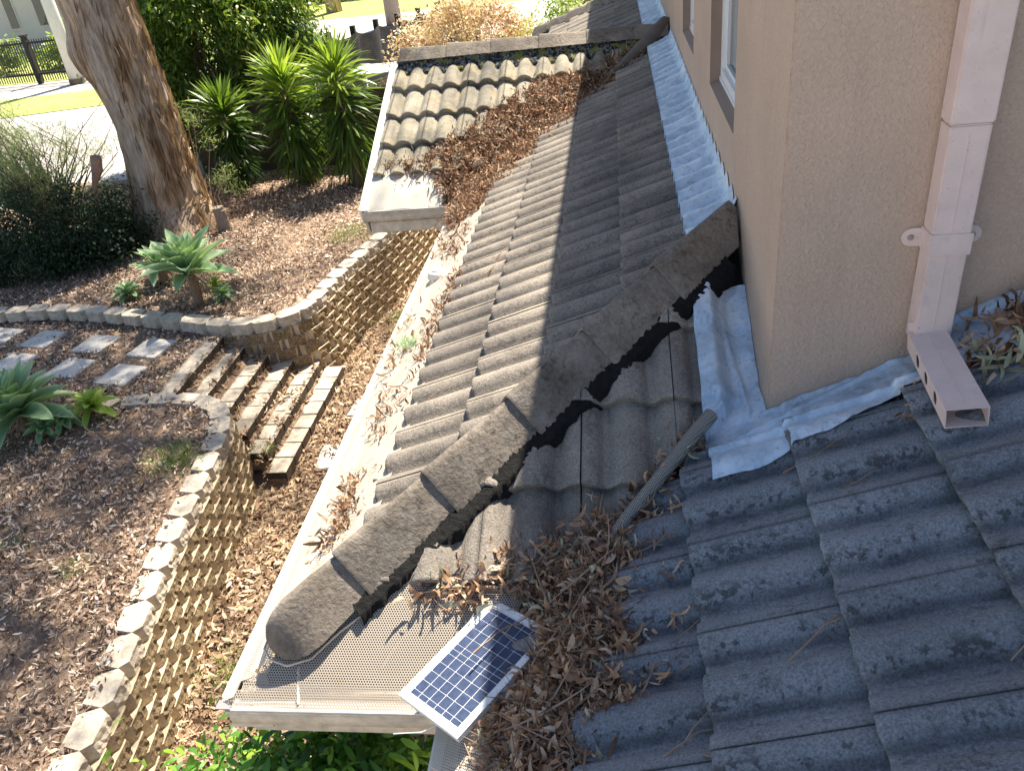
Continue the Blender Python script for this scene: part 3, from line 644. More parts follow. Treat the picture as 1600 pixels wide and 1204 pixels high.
# ------------------------------------------------------------------ ground, terrace
LW = [(-1.78, -2.5), (-1.84, -.6), (-1.88, .3), (-1.92, 1.21), (-1.97, 1.6), (-2.12, 2.36), (-2.22, 2.94), (-2.29, 3.52), (-2.36, 4.07), (-2.45, 4.50), (-2.60, 4.78), (-2.83, 4.94), (-3.14, 5.02), (-3.45, 5.03), (-3.98, 4.98)]
UW = [(-6.9, 6.80), (-6.14, 6.83), (-5.49, 6.80), (-4.52, 6.55), (-3.61, 6.30), (-3.35, 6.20), (-3.05, 6.19), (-2.80, 6.22), (-2.57, 6.32), (-2.37, 6.50), (-2.26, 6.80), (-2.22, 7.23), (-2.15, 7.69), (-2.03, 8.18), (-1.92, 8.75), (-1.80, 9.6), (-1.7, 11.0)]
def xw(y):
    if y < 4.9: P_ = LW[:11]
    else: P_ = UW[9:]
    if y <= P_[0][1]: return P_[0][0]
    for (x0, y0), (x1, y1) in zip(P_, P_[1:]):
        if y0 <= y <= y1: return x0 + (x1 - x0) * (y - y0) / (y1 - y0)
    return P_[-1][0]
def yw_lo(x):   # path edge of the lower bed
    return float(np.interp(x, [-3.98, -3.45, -3.14, -2.83, -2.6, -2.45], [4.98, 5.03, 5.02, 4.94, 4.78, 4.5]))
def yw_up(x):
    return float(np.interp(x, [p[0] for p in UW[:10]], [p[1] for p in UW[:10]]))
def lowz(x, y): return -2.79 + .02 * nz(x, y, 1.3)
def terz(x, y):
    b = -2.03 + .012 * nz(x, y, 2, 3) + .006 * nz(x, y, 9, 1)
    up = 0
    if x < -2.3 and y > yw_up(x) + .05: b += .045
    if x > -3.27:
        if 4.6 < y < 6.6 and yw_lo(x) < y < yw_up(x): b = -2.10 - (x + 3.25) * .575 + .01 * nz(x, y, 9, 1)
    elif y > yw_lo(max(x, -3.98)) and x > -3.9 and y < yw_up(x): b -= .02
    return b
def in_ter(x, y):
    if 4.85 < y < 6.25 and x > -3.3: return x < -2.12 and yw_lo(x) - .12 < y < yw_up(x) + .12 or (x < xw(y) - .10 and (y < yw_lo(x) or y > yw_up(x)))
    return x < xw(y) - .10
def ground_sheet(name, xs, ys, zf, keep, mat):
    nx, ny = len(xs), len(ys); V = [(x, y, zf(x, y)) for x in xs for y in ys]
    F = [(i * ny + j, (i + 1) * ny + j, (i + 1) * ny + j + 1, i * ny + j + 1) for i in range(nx - 1) for j in range(ny - 1) if keep((xs[i] + xs[i + 1]) / 2, (ys[j] + ys[j + 1]) / 2)]
    return put(name, me_np(name, V, F, smooth=True), mat, kind='structure')
ground_sheet('terrace_ground', np.arange(-9.6, -1.6, .05), np.arange(-2.5, 12.7, .05), terz, in_ter, M_MULCH)
ground_sheet('lower_ground', np.arange(-3.4, 6, .12), np.arange(-6, 13, .12), lambda x, y: lowz(x, y) , lambda x, y: True, M_LOW)
bm = bmesh.new(); vq(bm, [(-300, -200, -3.0), (300, -200, -3.0), (300, 400, -3.0), (-300, 400, -3.0)]); put('ground', me_bm('ground', bm), M_CONC, kind='structure')
def flat(name, poly, z, mat):
    bm = bmesh.new(); vq(bm, [(x, y, z) for x, y in poly]); return put(name, me_bm(name, bm), mat, kind='structure')
flat('driveway', [(-9.58, 2), (-9.58, 12.68), (20, 12.68), (20, 33), (-60, 36), (-60, 2)], -2.06, M_CONC)
flat('far_lawn', [(-60, 36.01), (20, 33.01), (60, 120), (-200, 140)], -2.055, M_GRASS)

# blocks
def mat_rock():
    t = NT('split_rock_face'); v = t.coord('World'); t.rough(.95); f = t.noise(v, 38, 8, .8, .8); g = t.noise(v, 110, 4, .8)
    c = t.ramp(f, [(.34, (.06, .042, .024)), (.46, (.25, .18, .105)), (.57, (.46, .35, .21)), (.75, (.66, .54, .35))]); c = t.mix(.6, c, t.ramp(g, [(.3, BW(.45)), (.7, BW(1.3))]), 'MULTIPLY'); t.col(c); t.bump(f, 1.0, .03); return t.m
M_ROCK = mat_rock()
def block_mesh(seed):
    rr = random.Random(seed); H = .128
    out = [(-.098, -.185), (-.143, -.055)]
    nf = 6; front = [(-.100 + .200 * k / nf, 0) for k in range(nf + 1)]
    outl = [(-.10, -.19), (-.144, -.058)] + front + [(.144, -.058), (.10, -.19)]
    zs = [0, H * .25, H * .5, H * .78, H]; V = []; F = []
    n = len(outl)
    for zi, z in enumerate(zs):
        for i, (x, y) in enumerate(outl):
            dy = 0
            if 2 <= i <= n - 3: dy = rr.uniform(-.008, .008) * (1 if 0 < zi < 4 else .3)
            V.append((x + (rr.uniform(-.004, .004) if 2 < i < n - 3 else 0), y + dy, z))
    for zi in range(len(zs) - 1):
        for i in range(n): j = (i + 1) % n; F.append((zi * n + i, zi * n + j, (zi + 1) * n + j, (zi + 1) * n + i))
    me = bpy.data.meshes.new('block'); me.from_pydata(V, [], F + [list(range(n))[::-1], [(len(zs) - 1) * n + i for i in range(n)]])
    for p in me.polygons:
        if p.index < 4 * n and 2 <= p.index % n <= n - 4: p.material_index = 1
    return me
BL = [block_mesh(k) for k in range(6)]
for b in BL: b.materials.append(M_BLOCK); b.materials.append(M_ROCK)
BLC = [b.copy() for b in BL]
for b in BLC: b.materials.clear(); b.materials.append(M_CAPST); b.materials.append(M_ROCK)
def walk(poly, step, off=0):
    pts = [Vector((*p, 0)) for p in poly]; out = []; s = off; acc = 0
    tot = sum((b - a).length for a, b in zip(pts, pts[1:]))
    while s < tot:
        acc = 0
        for a, b in zip(pts, pts[1:]):
            l = (b - a).length
            if acc + l >= s: out.append((a + (b - a) * ((s - acc) / l), (b - a).normalized(), s)); break
            acc += l
        s += step
    return out
def smooth_poly(P_, it=2):
    for _ in range(it):
        Q = [P_[0]]
        for a, b in zip(P_, P_[1:]): Q += [(a[0] * .75 + b[0] * .25, a[1] * .75 + b[1] * .25), (a[0] * .25 + b[0] * .75, a[1] * .25 + b[1] * .75)]
        P_ = Q + [P_[-1]]
    return P_
def build_wall(th_, poly, top, groundf, out_sign, courses_max=8):
    """poly front line; outward normal = out_sign * left normal"""
    P_ = smooth_poly(poly)
    for c in range(courses_max):
        zt = top - c * .13
        for p, d, s in walk(P_, .292, .146 if c % 2 else 0.0):
            nrm = Vector((-d.y, d.x, 0)) * out_sign
            q = p + nrm * (.010 * c)
            g = groundf(q + nrm * .1)
            if zt < g - .01 and c > 0: continue
            ax = d * (1 if out_sign < 0 else -1)
            X = nrm.cross(UP) * -1; m = Matrix((X, nrm, UP)).transposed().to_4x4()
            if m.determinant() < 0: m = Matrix((-X, nrm, UP)).transposed().to_4x4()
            m = m @ Matrix.Rotation(random.uniform(-.02, .02), 4, 'Z'); m.translation = Vector((q.x, q.y, zt - .128))
            put('block', random.choice(BLC if c == 0 else BL), None, th_, m)
lwall = thing('retaining_wall', (-2.1, 2.0, -2.8), 'sandstone block retaining wall in the foreground curving below the mulch bed', 'retaining wall')
def g_low(q):
    if q.y > 4.4 and q.x < -2.0 and q.y < 6.3:
        if q.x < -3.2: return -2.05
        return -2.07 - (q.x + 3.25) * .60
    return lowz(q.x, q.y)
build_wall(lwall, LW, -1.995, g_low, -1)
uwall = thing('retaining_wall', (-2.3, 8.0, -2.7), 'curved sandstone block wall rising beside the garden steps', 'retaining wall')
build_wall(uwall, UW[4:], -1.87, g_low, -1)
edg = thing('garden_edging', (-5, 6.8, -2.0), 'single row of weathered blocks edging the mulch bed beside the pavers', 'edging')
for p, d, s in walk(smooth_poly(UW[:5]), .285, .1):
    nrm = Vector((d.y, -d.x, 0)); X = d; m = Matrix((-X, nrm, UP)).transposed().to_4x4()
    if m.determinant() < 0: m = Matrix((X, nrm, UP)).transposed().to_4x4()
    m = m @ Matrix.Rotation(random.uniform(-.04, .04), 4, 'Z'); m.translation = Vector((p.x, p.y, -1.995 + random.uniform(-.006, .006)))
    put('block', random.choice(BLC), None, edg, m)
# steps
stt = thing('garden_steps', (-2.6, 5.5, -2.6), 'six broad block steps descending between the two retaining walls', 'steps')
fx = [-3.255, -3.03, -2.80, -2.56, -2.325, -2.11]; y0s = [5.03, 5.02, 4.99, 4.85, 4.68, 4.54]; y1s = [6.22, 6.22, 6.25, 6.33, 6.45, 6.56]
sbm = []; M_RISER = mat_simple('dark_brown_riser', (.075, .055, .04), .95, .5, 30, bump=1, bsc=70, bd=.01)
for k in range(4):
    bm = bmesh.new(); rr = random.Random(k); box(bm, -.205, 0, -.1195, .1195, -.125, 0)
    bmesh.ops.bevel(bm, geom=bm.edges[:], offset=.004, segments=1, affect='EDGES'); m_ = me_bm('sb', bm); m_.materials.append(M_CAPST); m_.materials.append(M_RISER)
    for p in m_.polygons: p.material_index = 1 if abs(p.normal.z) < .3 else 0  # dark brown on every upright face of the step block
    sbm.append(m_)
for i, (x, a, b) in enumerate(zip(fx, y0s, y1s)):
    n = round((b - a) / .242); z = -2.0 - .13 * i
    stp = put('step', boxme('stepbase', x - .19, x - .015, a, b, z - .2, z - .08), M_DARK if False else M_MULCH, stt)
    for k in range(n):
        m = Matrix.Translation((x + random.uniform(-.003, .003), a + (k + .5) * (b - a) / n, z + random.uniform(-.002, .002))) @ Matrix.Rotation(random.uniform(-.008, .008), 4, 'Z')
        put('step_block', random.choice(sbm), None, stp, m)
# pavers
pv = boxme('paver', -.2, .2, -.2, .2, -.04, 0, bev=.006); pv.materials.append(M_PAVER)
def pavpt(cx, cy, lab, rz=-.22):
    o = put('paver', pv, None, None, Matrix.Translation((cx, cy, -2.008)) @ Matrix.Rotation(rz, 4, 'Z'), label=lab, category='paver', group='stepping stone pavers on the mulch path')
for cx, cy, lab in [(-4.80, 6.18, 'grey paver in the row nearest the edging blocks, second from the steps'), (-4.03, 6.02, 'grey paver in the row nearest the edging blocks, closest to the steps'), (-4.09, 5.45, 'grey paver beside the lower bed, closest to the steps'),
                    (-4.80, 5.64, 'grey paver beside the lower bed, between the agave tips and the path'), (-5.57, 6.36, 'grey paver near the edging blocks, third from the steps'), (-5.6, 5.82, 'grey paver partly behind the big agave leaves'), (-6.22, 6.48, 'grey paver at the left edge of the picture')]:
    pavpt(cx, cy, lab)
put('paver', pv, None, None, Matrix.Translation((-1.72, 4.95, -2.76)) @ Matrix.Rotation(.1, 4, 'Z'), label='dusty paver on the ground below the last step', category='paver', group='stepping stone pavers on the mulch path')
put('paver', pv, None, None, Matrix.Translation((-1.62, 5.85, -2.76)) @ Matrix.Rotation(-.1, 4, 'Z'), label='dusty paver beside the foot of the steps, further from the camera', category='paver', group='stepping stone pavers on the mulch path')

# ------------------------------------------------------------------ mulch and leaf litter on the ground
def litter_ground(name, n, reg, zf, keep, temps, mat, smin, smax, dens=None, dz=.004):
    x = RNG.uniform(reg[0], reg[1], n); y = RNG.uniform(reg[2], reg[3], n)
    k = np.array([keep(a, b) and (dens is None or RNG.random() < dens(a, b)) for a, b in zip(x, y)]); x, y = x[k], y[k]; m = len(x)
    z = np.array([zf(a, b) for a, b in zip(x, y)]) + RNG.uniform(.002, .03, m) * 1.0 + dz
    Rm = rotmats(RNG.uniform(0, 6.28, m), RNG.normal(0, .30, m), RNG.normal(0, .4, m)); sc = RNG.uniform(smin, smax, m)
    return scatter(name, temps, np.stack([x, y, z], 1), Rm, sc, RNG.random(m))
md = lambda x, y: .45 + .55 * (nz(x, y, 1.3, 2) > -.15)
o = pvs = [(-4.80, 6.18), (-4.03, 6.02), (-4.09, 5.45), (-4.80, 5.64), (-5.57, 6.36), (-5.6, 5.82), (-6.22, 6.48)]
nopav = lambda x, y: in_ter(x, y) and not (x > -3.3 and yw_lo(x) - .1 < y < yw_up(x)) and (RNG.random() < .06 or all(max(abs(x - a - .2 * (y - b)), abs(y - b)) > .19 for a, b in pvs))
put('mulch_litter', litter_ground('mulch', 210000, (-8.2, -1.7, -.6, 12.3), terz, nopav, T_CHIP, None, .02, .070, md), M_CHIP, kind='stuff')
lk = lambda x, y: x > xw(y) + .03 and not (4.5 < y < 6.6 and x < -2.11)
put('leaf_litter', litter_ground('llit', 52000, (-2.3, .6, -.8, 11.5), lowz, lk, T_CHIP + T_GUMDRY[:3], None, .04, .11), M_CHIPD, kind='stuff')
def stepz(x, y):
    for i, f in enumerate(fx):
        if f - .2 < x < f: return -2.0 - .13 * i
    return terz(x, y)
put('leaf_litter', litter_ground('slit', 7000, (-3.6, -1.95, 4.4, 6.4), stepz, lambda x, y: yw_lo(x) - .02 < y < yw_up(x) and (min(abs(x - f + .217) for f in fx) < .022 * (1 + abs(nz(x, y, 5, 2)) * 3) or nz(x, y, 3, 6) > .38), T_CHIP, None, .03, .09, None, 0), M_CHIPD, kind='stuff')

# ------------------------------------------------------------------ leaf heaps on the roof
def in_poly(x, y, P_):
    c = False; j = len(P_) - 1
    for i in range(len(P_)):
        if (P_[i][1] > y) != (P_[j][1] > y) and x < (P_[j][0] - P_[i][0]) * (y - P_[i][1]) / (P_[j][1] - P_[i][1]) + P_[i][0]: c = not c
        j = i
    return c
def pdist(x, y, P_):
    d = 9
    for i in range(len(P_)):
        a = Vector(P_[i]); b = Vector(P_[(i + 1) % len(P_)]); q = Vector((x, y)); t = max(0, min(1, (q - a).dot(b - a) / (b - a).length_squared)); d = min(d, (q - a - (b - a) * t).length)
    return d
PANEL_XY = [(.80, .31), (.53, -.02), (.71, -.22), (.95, .12)]
def heap(name, poly, n, temps, mat, smin, smax, hmax, edge, scat=0, tilt=.5, base=.045, label=None, zf=roofz):
    xs_, ys_ = [p[0] for p in poly], [p[1] for p in poly]; P3 = []; k = 0; ten = 0
    while len(P3) < n and ten < n * 40:
        ten += 1; x = random.uniform(min(xs_) - scat, max(xs_) + scat); y = random.uniform(min(ys_) - scat, max(ys_) + scat)
        ins = in_poly(x, y, poly); d = pdist(x, y, poly)
        if not ins and (d > scat or random.random() > .10 * (1 - d / max(scat, .001)) ** 2): continue
        if ins and d < .06 and random.random() > .4 + d / .1: continue
        if x < .94 and in_poly(x, y, PANEL_XY): continue
        h = hmax * min(1, d / edge) if ins else 0
        h *= .75 + .5 * nz(x, y, 9, 4)
        P3.append((x, y, zf(x, y) + base + (h * (1 - random.random() ** 2.2) if h > 0 else random.uniform(0, .01))))
    P3 = np.array(P3); m = len(P3)
    Rm = rotmats(RNG.uniform(0, 6.28, m), RNG.normal(0, tilt, m), RNG.normal(0, tilt, m))
    o = put(name, scatter(name, temps, P3, Rm, smin * .7 + (smax * 1.25 - smin * .7) * RNG.beta(1.6, 2.4, m), np.clip(RNG.random(m) + .12 * np.sin(P3[:, 0] * 31 + P3[:, 1] * 23), 0, 1)), mat, kind='stuff')
    if label: o['label'] = label
    return o
def heap_base(name, poly, hmax, edge, base, mat, step=.02, zf=roofz):
    xs_, ys_ = [p[0] for p in poly], [p[1] for p in poly]
    X = np.arange(min(xs_), max(xs_) + step, step); Y = np.arange(min(ys_), max(ys_) + step, step)
    def z(x, y):
        d = pdist(x, y, poly) * (1 if in_poly(x, y, poly) else -1); return zf(x, y) + base + hmax * max(-.8, min(1, d / edge)) + .012 * nz(x, y, 25) - .006
    nx, ny = len(X), len(Y); V = [(x, y, z(x, y)) for x in X for y in Y]
    F = [(i * ny + j, (i + 1) * ny + j, (i + 1) * ny + j + 1, i * ny + j + 1) for i in range(nx - 1) for j in range(ny - 1) if in_poly((X[i] + X[i + 1]) / 2, (Y[j] + Y[j + 1]) / 2, poly)]
    return put(name, me_np(name, V, F, smooth=True), mat, kind='stuff')
M_HUMUS = mat_ground('dark_leaf_debris', (.07, .045, .03), (.10, .065, .04), (.13, .09, .055))
PV = [(.99, .44), (1.10, .52), (1.19, .43), (1.21, .30), (1.16, .18), (1.21, .02), (1.17, -.09), (1.20, -.15), (1.10, -.23), (1.06, -.32), (1.08, -.5), (1.0, -.9), (.80, -.9), (.80, -.34), (.82, -.10), (.90, .0), (.93, .12), (.90, .20), (.84, .29), (.80, .33), (.88, .40)]
heap_base('leaf_debris', PV, .035, .12, .03, M_HUMUS)
heap('leaf_heap', PV, 10000, T_GUMDRY, M_LITTER, .035, .085, .065, .14, .06, .5, label='deep heap of dry gum leaves filling the valley beside the solar panel')
heap('leaf_heap', PV, 700, T_BROADDRY, M_LITTER, .03, .065, .07, .12, .05, .6, base=.06, label='broad curled leaves on top of the valley heap')
heap('twig_litter', PV, 420, [leaf_t(5, .022, c_, 0, 0, s_) for c_, s_ in ((.15, .1), (.3, -.15), (-.2, .05))], mat_leaf('thin_twig', [(0, (.06, .04, .03)), (1, (.34, .23, .16))], .8, 0), .10, .26, .08, .12, .08, .25, base=.06)
PS = [(.54, .30), (.62, .23), (.80, .22), (.86, .30), (.85, .42), (.80, .40), (.70, .335), (.60, .34)]
heap('leaf_heap', PS, 170, T_GUMDRY, M_LITTER, .05, .11, .03, .08, .08, .5, label='loose sunlit leaves above the solar panel')
PT = [(1.14, .40), (1.22, .42), (1.33, .56), (1.44, .74), (1.40, .80), (1.30, .70), (1.16, .53)]
heap('leaf_heap', PT, 260, T_GUMDRY, M_LITTER, .04, .09, .02, .06, .06, .5, label='leaves caught along the rolled mesh in the valley')
PR = [(2.12, .58), (2.20, .52), (2.6, .56), (3.3, .60), (3.3, .81), (2.14, .81)]
heap('leaf_heap', PR, 900, T_GUMDRY, M_LITTER, .05, .12, .05, .08, .05, .5, base=.06, label='heap of dry leaves against the wall right of the downpipe')
heap('leaf_heap', [(2.12, .50), (2.4, .48), (2.5, .60), (2.14, .62)], 60, T_GUMDRY[:3], mat_leaf('pale_green_dry_leaf', [(0, (.36, .32, .20)), (1, (.45, .46, .32))], .6, .2), .07, .11, .02, .05, .05, .4, base=.07, label='pale green leaves beside the spout')
heap('leaf_heap', [(1.95, .60), (2.03, .62), (2.0, .50), (1.93, .50)], 60, T_GUMDRY, M_LITTER, .03, .06, .01, .05, .02, .5, base=.05, label='few leaves under the edge of the lead flashing')
# gable valley
PG = [(-.66, 4.60), (-.50, 4.66), (-.30, 4.66), (-.12, 4.84), (.12, 5.02), (.30, 5.20), (.55, 5.42), (.80, 5.48), (1.05, 5.52), (1.55, 5.92), (1.62, 5.84), (1.45, 5.58), (1.10, 5.14), (.92, 4.86), (.62, 4.45), (.50, 4.15), (.36, 3.85), (.26, 3.62), (.08, 3.55), (.02, 3.75), (-.01, 4.15), (-.10, 4.25), (-.18, 4.45), (-.45, 4.50)]
heap_base('leaf_debris', PG, .04, .18, .03, M_HUMUS, .03)
heap('leaf_heap', PG, 13000, T_GUMDRY, M_LITF, .035, .085, .075, .22, .14, .6, label='long heap of curled brown leaves filling the valley below the small gable')
# strands on the main mesh
for P_, n, lab in [([(.05, 3.5), (.30, 3.5), (.30, 2.9), (.22, 2.75), (.06, 3.1)], 260, 'thin leaf debris on the gutter mesh below the gable'), ([(.26, 2.7), (.40, 2.6), (.38, 2.0), (.30, 1.5), (.22, 1.7), (.24, 2.2)], 650, 'leaves caught against the first row of sunlit tiles'),
                   ([(.02, 2.4), (.2, 2.4), (.22, 1.9), (.10, 1.6), (.03, 2.0)], 80, 'scattered leaves on the far half of the gutter mesh'), ([(.10, 1.6), (.33, 1.55), (.35, 1.1), (.2, 1.05), (.12, 1.2)], 130, 'leaf strands on the middle of the gutter mesh'), ([(.12, .95), (.22, .95), (.27, .62), (.20, .5), (.14, .62)], 300, 'tuft of straw coloured leaves on the mesh beside the hip')]:
    heap('leaf_heap', P_, n, T_GUMDRY, M_LITF, .035, .085, .025, .08, .10, .35, base=.03, label=lab)
# loose leaves on the shaded tiles
spots = [(1.22, .36), (1.25, .22), (1.28, .05), (1.24, -.12), (1.3, .47)]
for i, (x, y) in enumerate(spots):
    heap('leaf_heap', [(x - .03, y - .02), (x + .06, y - .03), (x + .08, y + .02), (x - .02, y + .03)], 12, T_GUMDRY[:4], M_LITTER, .03, .07, .004, .03, .05, .15, base=.045, label='small tuft of twigs and leaves caught on a tile edge')

# mesh roll in the valley, rolled sheet in the upper valley
bm = bmesh.new(); tube(bm, [(1.465, .80, T * .80 + .085), (1.40, .72, T * .735 + .09), (1.28, .57, T * .61 + .085), (1.18, .45, T * .52 + .075), (1.13, .39, T * .45 + .07)], [.024, .023, .021, .019, .017], 18, False)
me = me_bm('roll', bm, True)
o = put('mesh_roll', me, mat_simple('grey_woven_mesh', (.30, .30, .27), .7, .2, 30), label='rolled tube of grey gutter mesh lying in the lower valley', category='mesh roll')
t = NT('woven_roll'); v = t.coord('Object'); 
w1 = t.node('ShaderNodeTexWave', wave_type='BANDS', bands_direction='X'); w1.inputs['Scale'].default_value = 62; t.link(t.coord('Object', (1, -1, 1.0), (0, 0, .35)), w1.inputs[0])
w2 = t.node('ShaderNodeTexWave', wave_type='BANDS', bands_direction='Y'); w2.inputs['Scale'].default_value = 62; t.link(t.coord('Object', (1, 1, 1), (0, 0, .35)), w2.inputs[0])
mm = t.math('MULTIPLY', w1.outputs['Fac'], w2.outputs['Fac']); t.col(t.ramp(mm, [(.12, (.05, .05, .05)), (.30, (.52, .50, .44))])); t.bump(mm, .6, .003)
me.materials.clear(); me.materials.append(t.m)
bm = bmesh.new(); tube(bm, [(1.615, 5.93, T * 1.64 + .10), (1.45, 5.70, T * 1.47 + .10), (1.25, 5.46, T * 1.25 + .09), (1.10, 5.33, T * 1.12 + .07)], [.075, .055, .03, .012], 12)
put('mesh_roll', me_bm('roll2', bm, True), mat_simple('grey_brown_sheet', (.17, .15, .13), .8, .3, 8), label='tapering grey rolled sheet at the top of the upper valley', category='mesh roll')

# ------------------------------------------------------------------ twigs lying on the roof
def twig(pts, r, lab, zoff=.055, mat=None, top=None):
    bm = bmesh.new(); P_ = []
    for i in range(len(pts) - 1):
        for k in range(4):
            t_ = k / 4; x = pts[i][0] * (1 - t_) + pts[i + 1][0] * t_; y = pts[i][1] * (1 - t_) + pts[i + 1][1] * t_
            x += random.uniform(-.003, .003); y += random.uniform(-.003, .003)
            P_.append((x, y, (top if top else roofz(x, y)) + zoff + random.uniform(0, .006)))
    P_.append((*pts[-1], (top if top else roofz(*pts[-1])) + zoff)); n = len(P_)
    tube(bm, P_, [r * (1 - .6 * i / n) for i in range(n)], 5)
    if len(pts) > 2:
        a = Vector(P_[n // 2]); tube(bm, [a, a + Vector((.03, .02, .006)), a + Vector((.07, .03, .004))], r * .6, 4)
    put('twig', me_bm('twig', bm), mat or M_TWIG, label=lab, category='twig', group='twigs lying on the roof')
twig([(1.50, -.20), (1.62, -.10), (1.70, -.085)], .0028, 'pale twig across the shaded tiles near the bottom right')
twig([(1.66, .24), (1.74, .30), (1.84, .33)], .0026, 'forked twig on the shaded tiles below the lead corner')
twig([(1.62, .44), (1.72, .47), (1.82, .52)], .0026, 'thin forked twig just below the edge of the lead')
twig([(1.20, -.36), (1.30, -.30), (1.38, -.22)], .0026, 'twig running up the tiles at the bottom of the heap')
twig([(1.21, -.16), (1.26, -.05), (1.36, .02)], .0022, 'thin bent twig beside the heap on the shaded tiles')
twig([(.93, -.02), (1.02, .10), (1.10, .24)], .0038, 'dark branch lying over the leaf heap', .11)
twig([(.80, .29), (.66, .295), (.54, .27)], .0045, 'straw coloured branch above the solar panel', .06, mat_simple('straw_twig', (.45, .33, .2), .8, .2))
twig([(.62, .26), (.52, .18), (.47, .10)], .0022, 'thin twig casting a curved line on the corner mesh', .02)
twig([(.76, .05), (.82, .12), (.95, .22)], .0032, 'dark twig lying across the solar panel', .0, None, .185)
twig([(.50, 2.35), (.56, 2.42), (.53, 2.5), (.60, 2.62)], .004, 'dark crooked twig on the sunlit tiles')
twig([(.3, 1.25), (.37, 1.2), (.45, 1.3)], .0025, 'short twig on the edge of the first sunlit tile row')

twig([(1.9, -.3), (2.0, -.22), (2.12, -.2)], .002, 'short twig on the shaded tiles at the right edge')
twig([(1.33, -.34), (1.42, -.38), (1.5, -.36)], .0022, 'twig at the bottom edge of the shaded tiles')
twig([(1.16, .30), (1.27, .33), (1.36, .40)], .002, 'thin twig reaching from the heap onto the tiles')
twig([(1.15, -.05), (1.24, -.09), (1.33, -.06)], .002, 'thin twig beside the heap below the bent one')
# ------------------------------------------------------------------ solar panel
A_, B_, C_ = Vector((.782, .282, .155)), Vector((.552, -.020, .105)), Vector((.712, -.200, .130))
ux = (B_ - A_).normalized(); uz = ux.cross((C_ - B_)).normalized(); uz = uz if uz.z > 0 else -uz; uy = uz.cross(ux)
PL, PW = (B_ - A_).length, .250
if uy.dot(C_ - B_) < 0: uy = -uy
pm = Matrix((ux, uy, ux.cross(uy))).transposed().to_4x4(); pm.translation = A_
fl_ = 1 if ux.cross(uy).z > 0 else -1
sp_ = thing('solar_panel', tuple(A_ - Vector((0, 0, .02))), 'small blue solar panel in a white frame lying on the gutter corner', 'solar panel')
bm = bmesh.new(); fw = .020
zt, zb_ = (.0, -.018) if fl_ > 0 else (0, .018)
z0, z1 = sorted((zt, zb_))
box(bm, 0, PL, 0, fw, z0, z1, mw=pm); box(bm, 0, PL, PW - fw, PW, z0, z1, mw=pm); box(bm, 0, fw, fw, PW - fw, z0, z1, mw=pm); box(bm, PL - fw, PL, fw, PW - fw, z0, z1, mw=pm)
put('frame', me_bm('pf', bm), mat_simple('white_aluminium', (.78, .79, .80), .4, .18, 25), sp_)
hh = .004 * fl_
za, zb2 = sorted((-hh, -hh * 2)); put('backing', boxme('bk', fw, PL - fw, fw, PW - fw, za, zb2, mw=pm), mat_simple('white_backing', (.75, .78, .82), .3, .03), sp_)
t = NT('solar_cell'); t.rough(.12); t.b.inputs['Specular IOR Level'].default_value = .7; v = t.coord('World'); f = t.noise(v, 60, 3)
t.col(t.ramp(f, [(.3, (.035, .052, .105)), (.7, (.06, .082, .15))])); M_CELL = t.m
il, iw = PL - 2 * fw - .008, PW - 2 * fw - .008; cu = [.5, 1, 1, 1, 1, .55, .55, 1, 1, 1, 1, .5]; tot = sum(cu); xx = fw + .004
gp = .0026
for ci, c_ in enumerate(cu):
    wd = il * c_ / tot
    for r_ in range(6):
        y0 = fw + .004 + iw * r_ / 6
        zc, zd = sorted((-hh * .9, -hh * .6)); put('cell', boxme('cell', xx + gp / 2, xx + wd - gp / 2, y0 + gp / 2, y0 + iw / 6 - gp / 2, zc, zd, mw=pm), M_CELL, sp_)
    xx += wd
bm = bmesh.new(); tube(bm, [A_ + ux * PL * .9 + uy * .18 - Vector((0, 0, .02)), A_ + ux * (PL + .03) + uy * .13 - Vector((0, 0, .03)), A_ + ux * (PL + .07) + uy * .05 - Vector((0, 0, .05))], .0015, 5); put('cable', me_bm('cable', bm), M_WHITE, sp_)

# ------------------------------------------------------------------ gum tree
gum = thing('gum_tree', (-5.5, 9.75, -2.05), 'huge leaning gum tree with mottled peeling bark behind the dark hedge', 'tree')
cl = [(-5.48, 9.75, -2.15), (-5.48, 9.75, -1.9), (-5.46, 9.75, -1.5), (-5.45, 9.75, -1.0), (-5.43, 9.74, -.4), (-5.48, 9.72, .3), (-5.54, 9.7, 1.0), (-5.7, 9.65, 2.2), (-5.8, 9.6, 4.0), (-5.9, 9.6, 6.0)]
rd = [.66, .60, .50, .45, .42, .41, .42, .42, .38, .32]
NA = 96; V = []; F = []; zz = np.linspace(0, len(cl) - 1, 150); prs = Vector((0, 0, 0))
for i, s in enumerate(zz):
    a = int(min(len(cl) - 2, s)); t_ = s - a; c_ = Vector(cl[a]).lerp(Vector(cl[a + 1]), t_); r_ = rd[a] * (1 - t_) + rd[a + 1] * t_
    for k in range(NA):
        th_ = 2 * math.pi * k / NA; flare = max(0, (-1.5 - c_.z)) * .35 * (math.sin(th_ * 5 + 1) * .5 + .5)
        bulge = .16 * math.exp(-((c_.z - .55) / .35) ** 2) * max(0, math.cos(th_ - 3.5)) ** 2
        rr_ = r_ * (1 + .05 * math.sin(th_ * 3 + c_.z) + .03 * math.sin(7 * th_ + 2 * c_.z)) + flare + bulge
        n1 = mn.noise(Vector((math.cos(th_) * 7, math.sin(th_) * 7, c_.z * .8))); n2 = mn.noise(Vector((math.cos(th_) * 18, math.sin(th_) * 18, c_.z * 2.2)))
        rr_ += .035 * n1 + .022 * abs(n2)
        V.append((c_.x + rr_ * math.cos(th_), c_.y + rr_ * math.sin(th_), c_.z))
for i in range(len(zz) - 1):
    for k in range(NA): F.append((i * NA + k, i * NA + (k + 1) % NA, (i + 1) * NA + (k + 1) % NA, (i + 1) * NA + k))
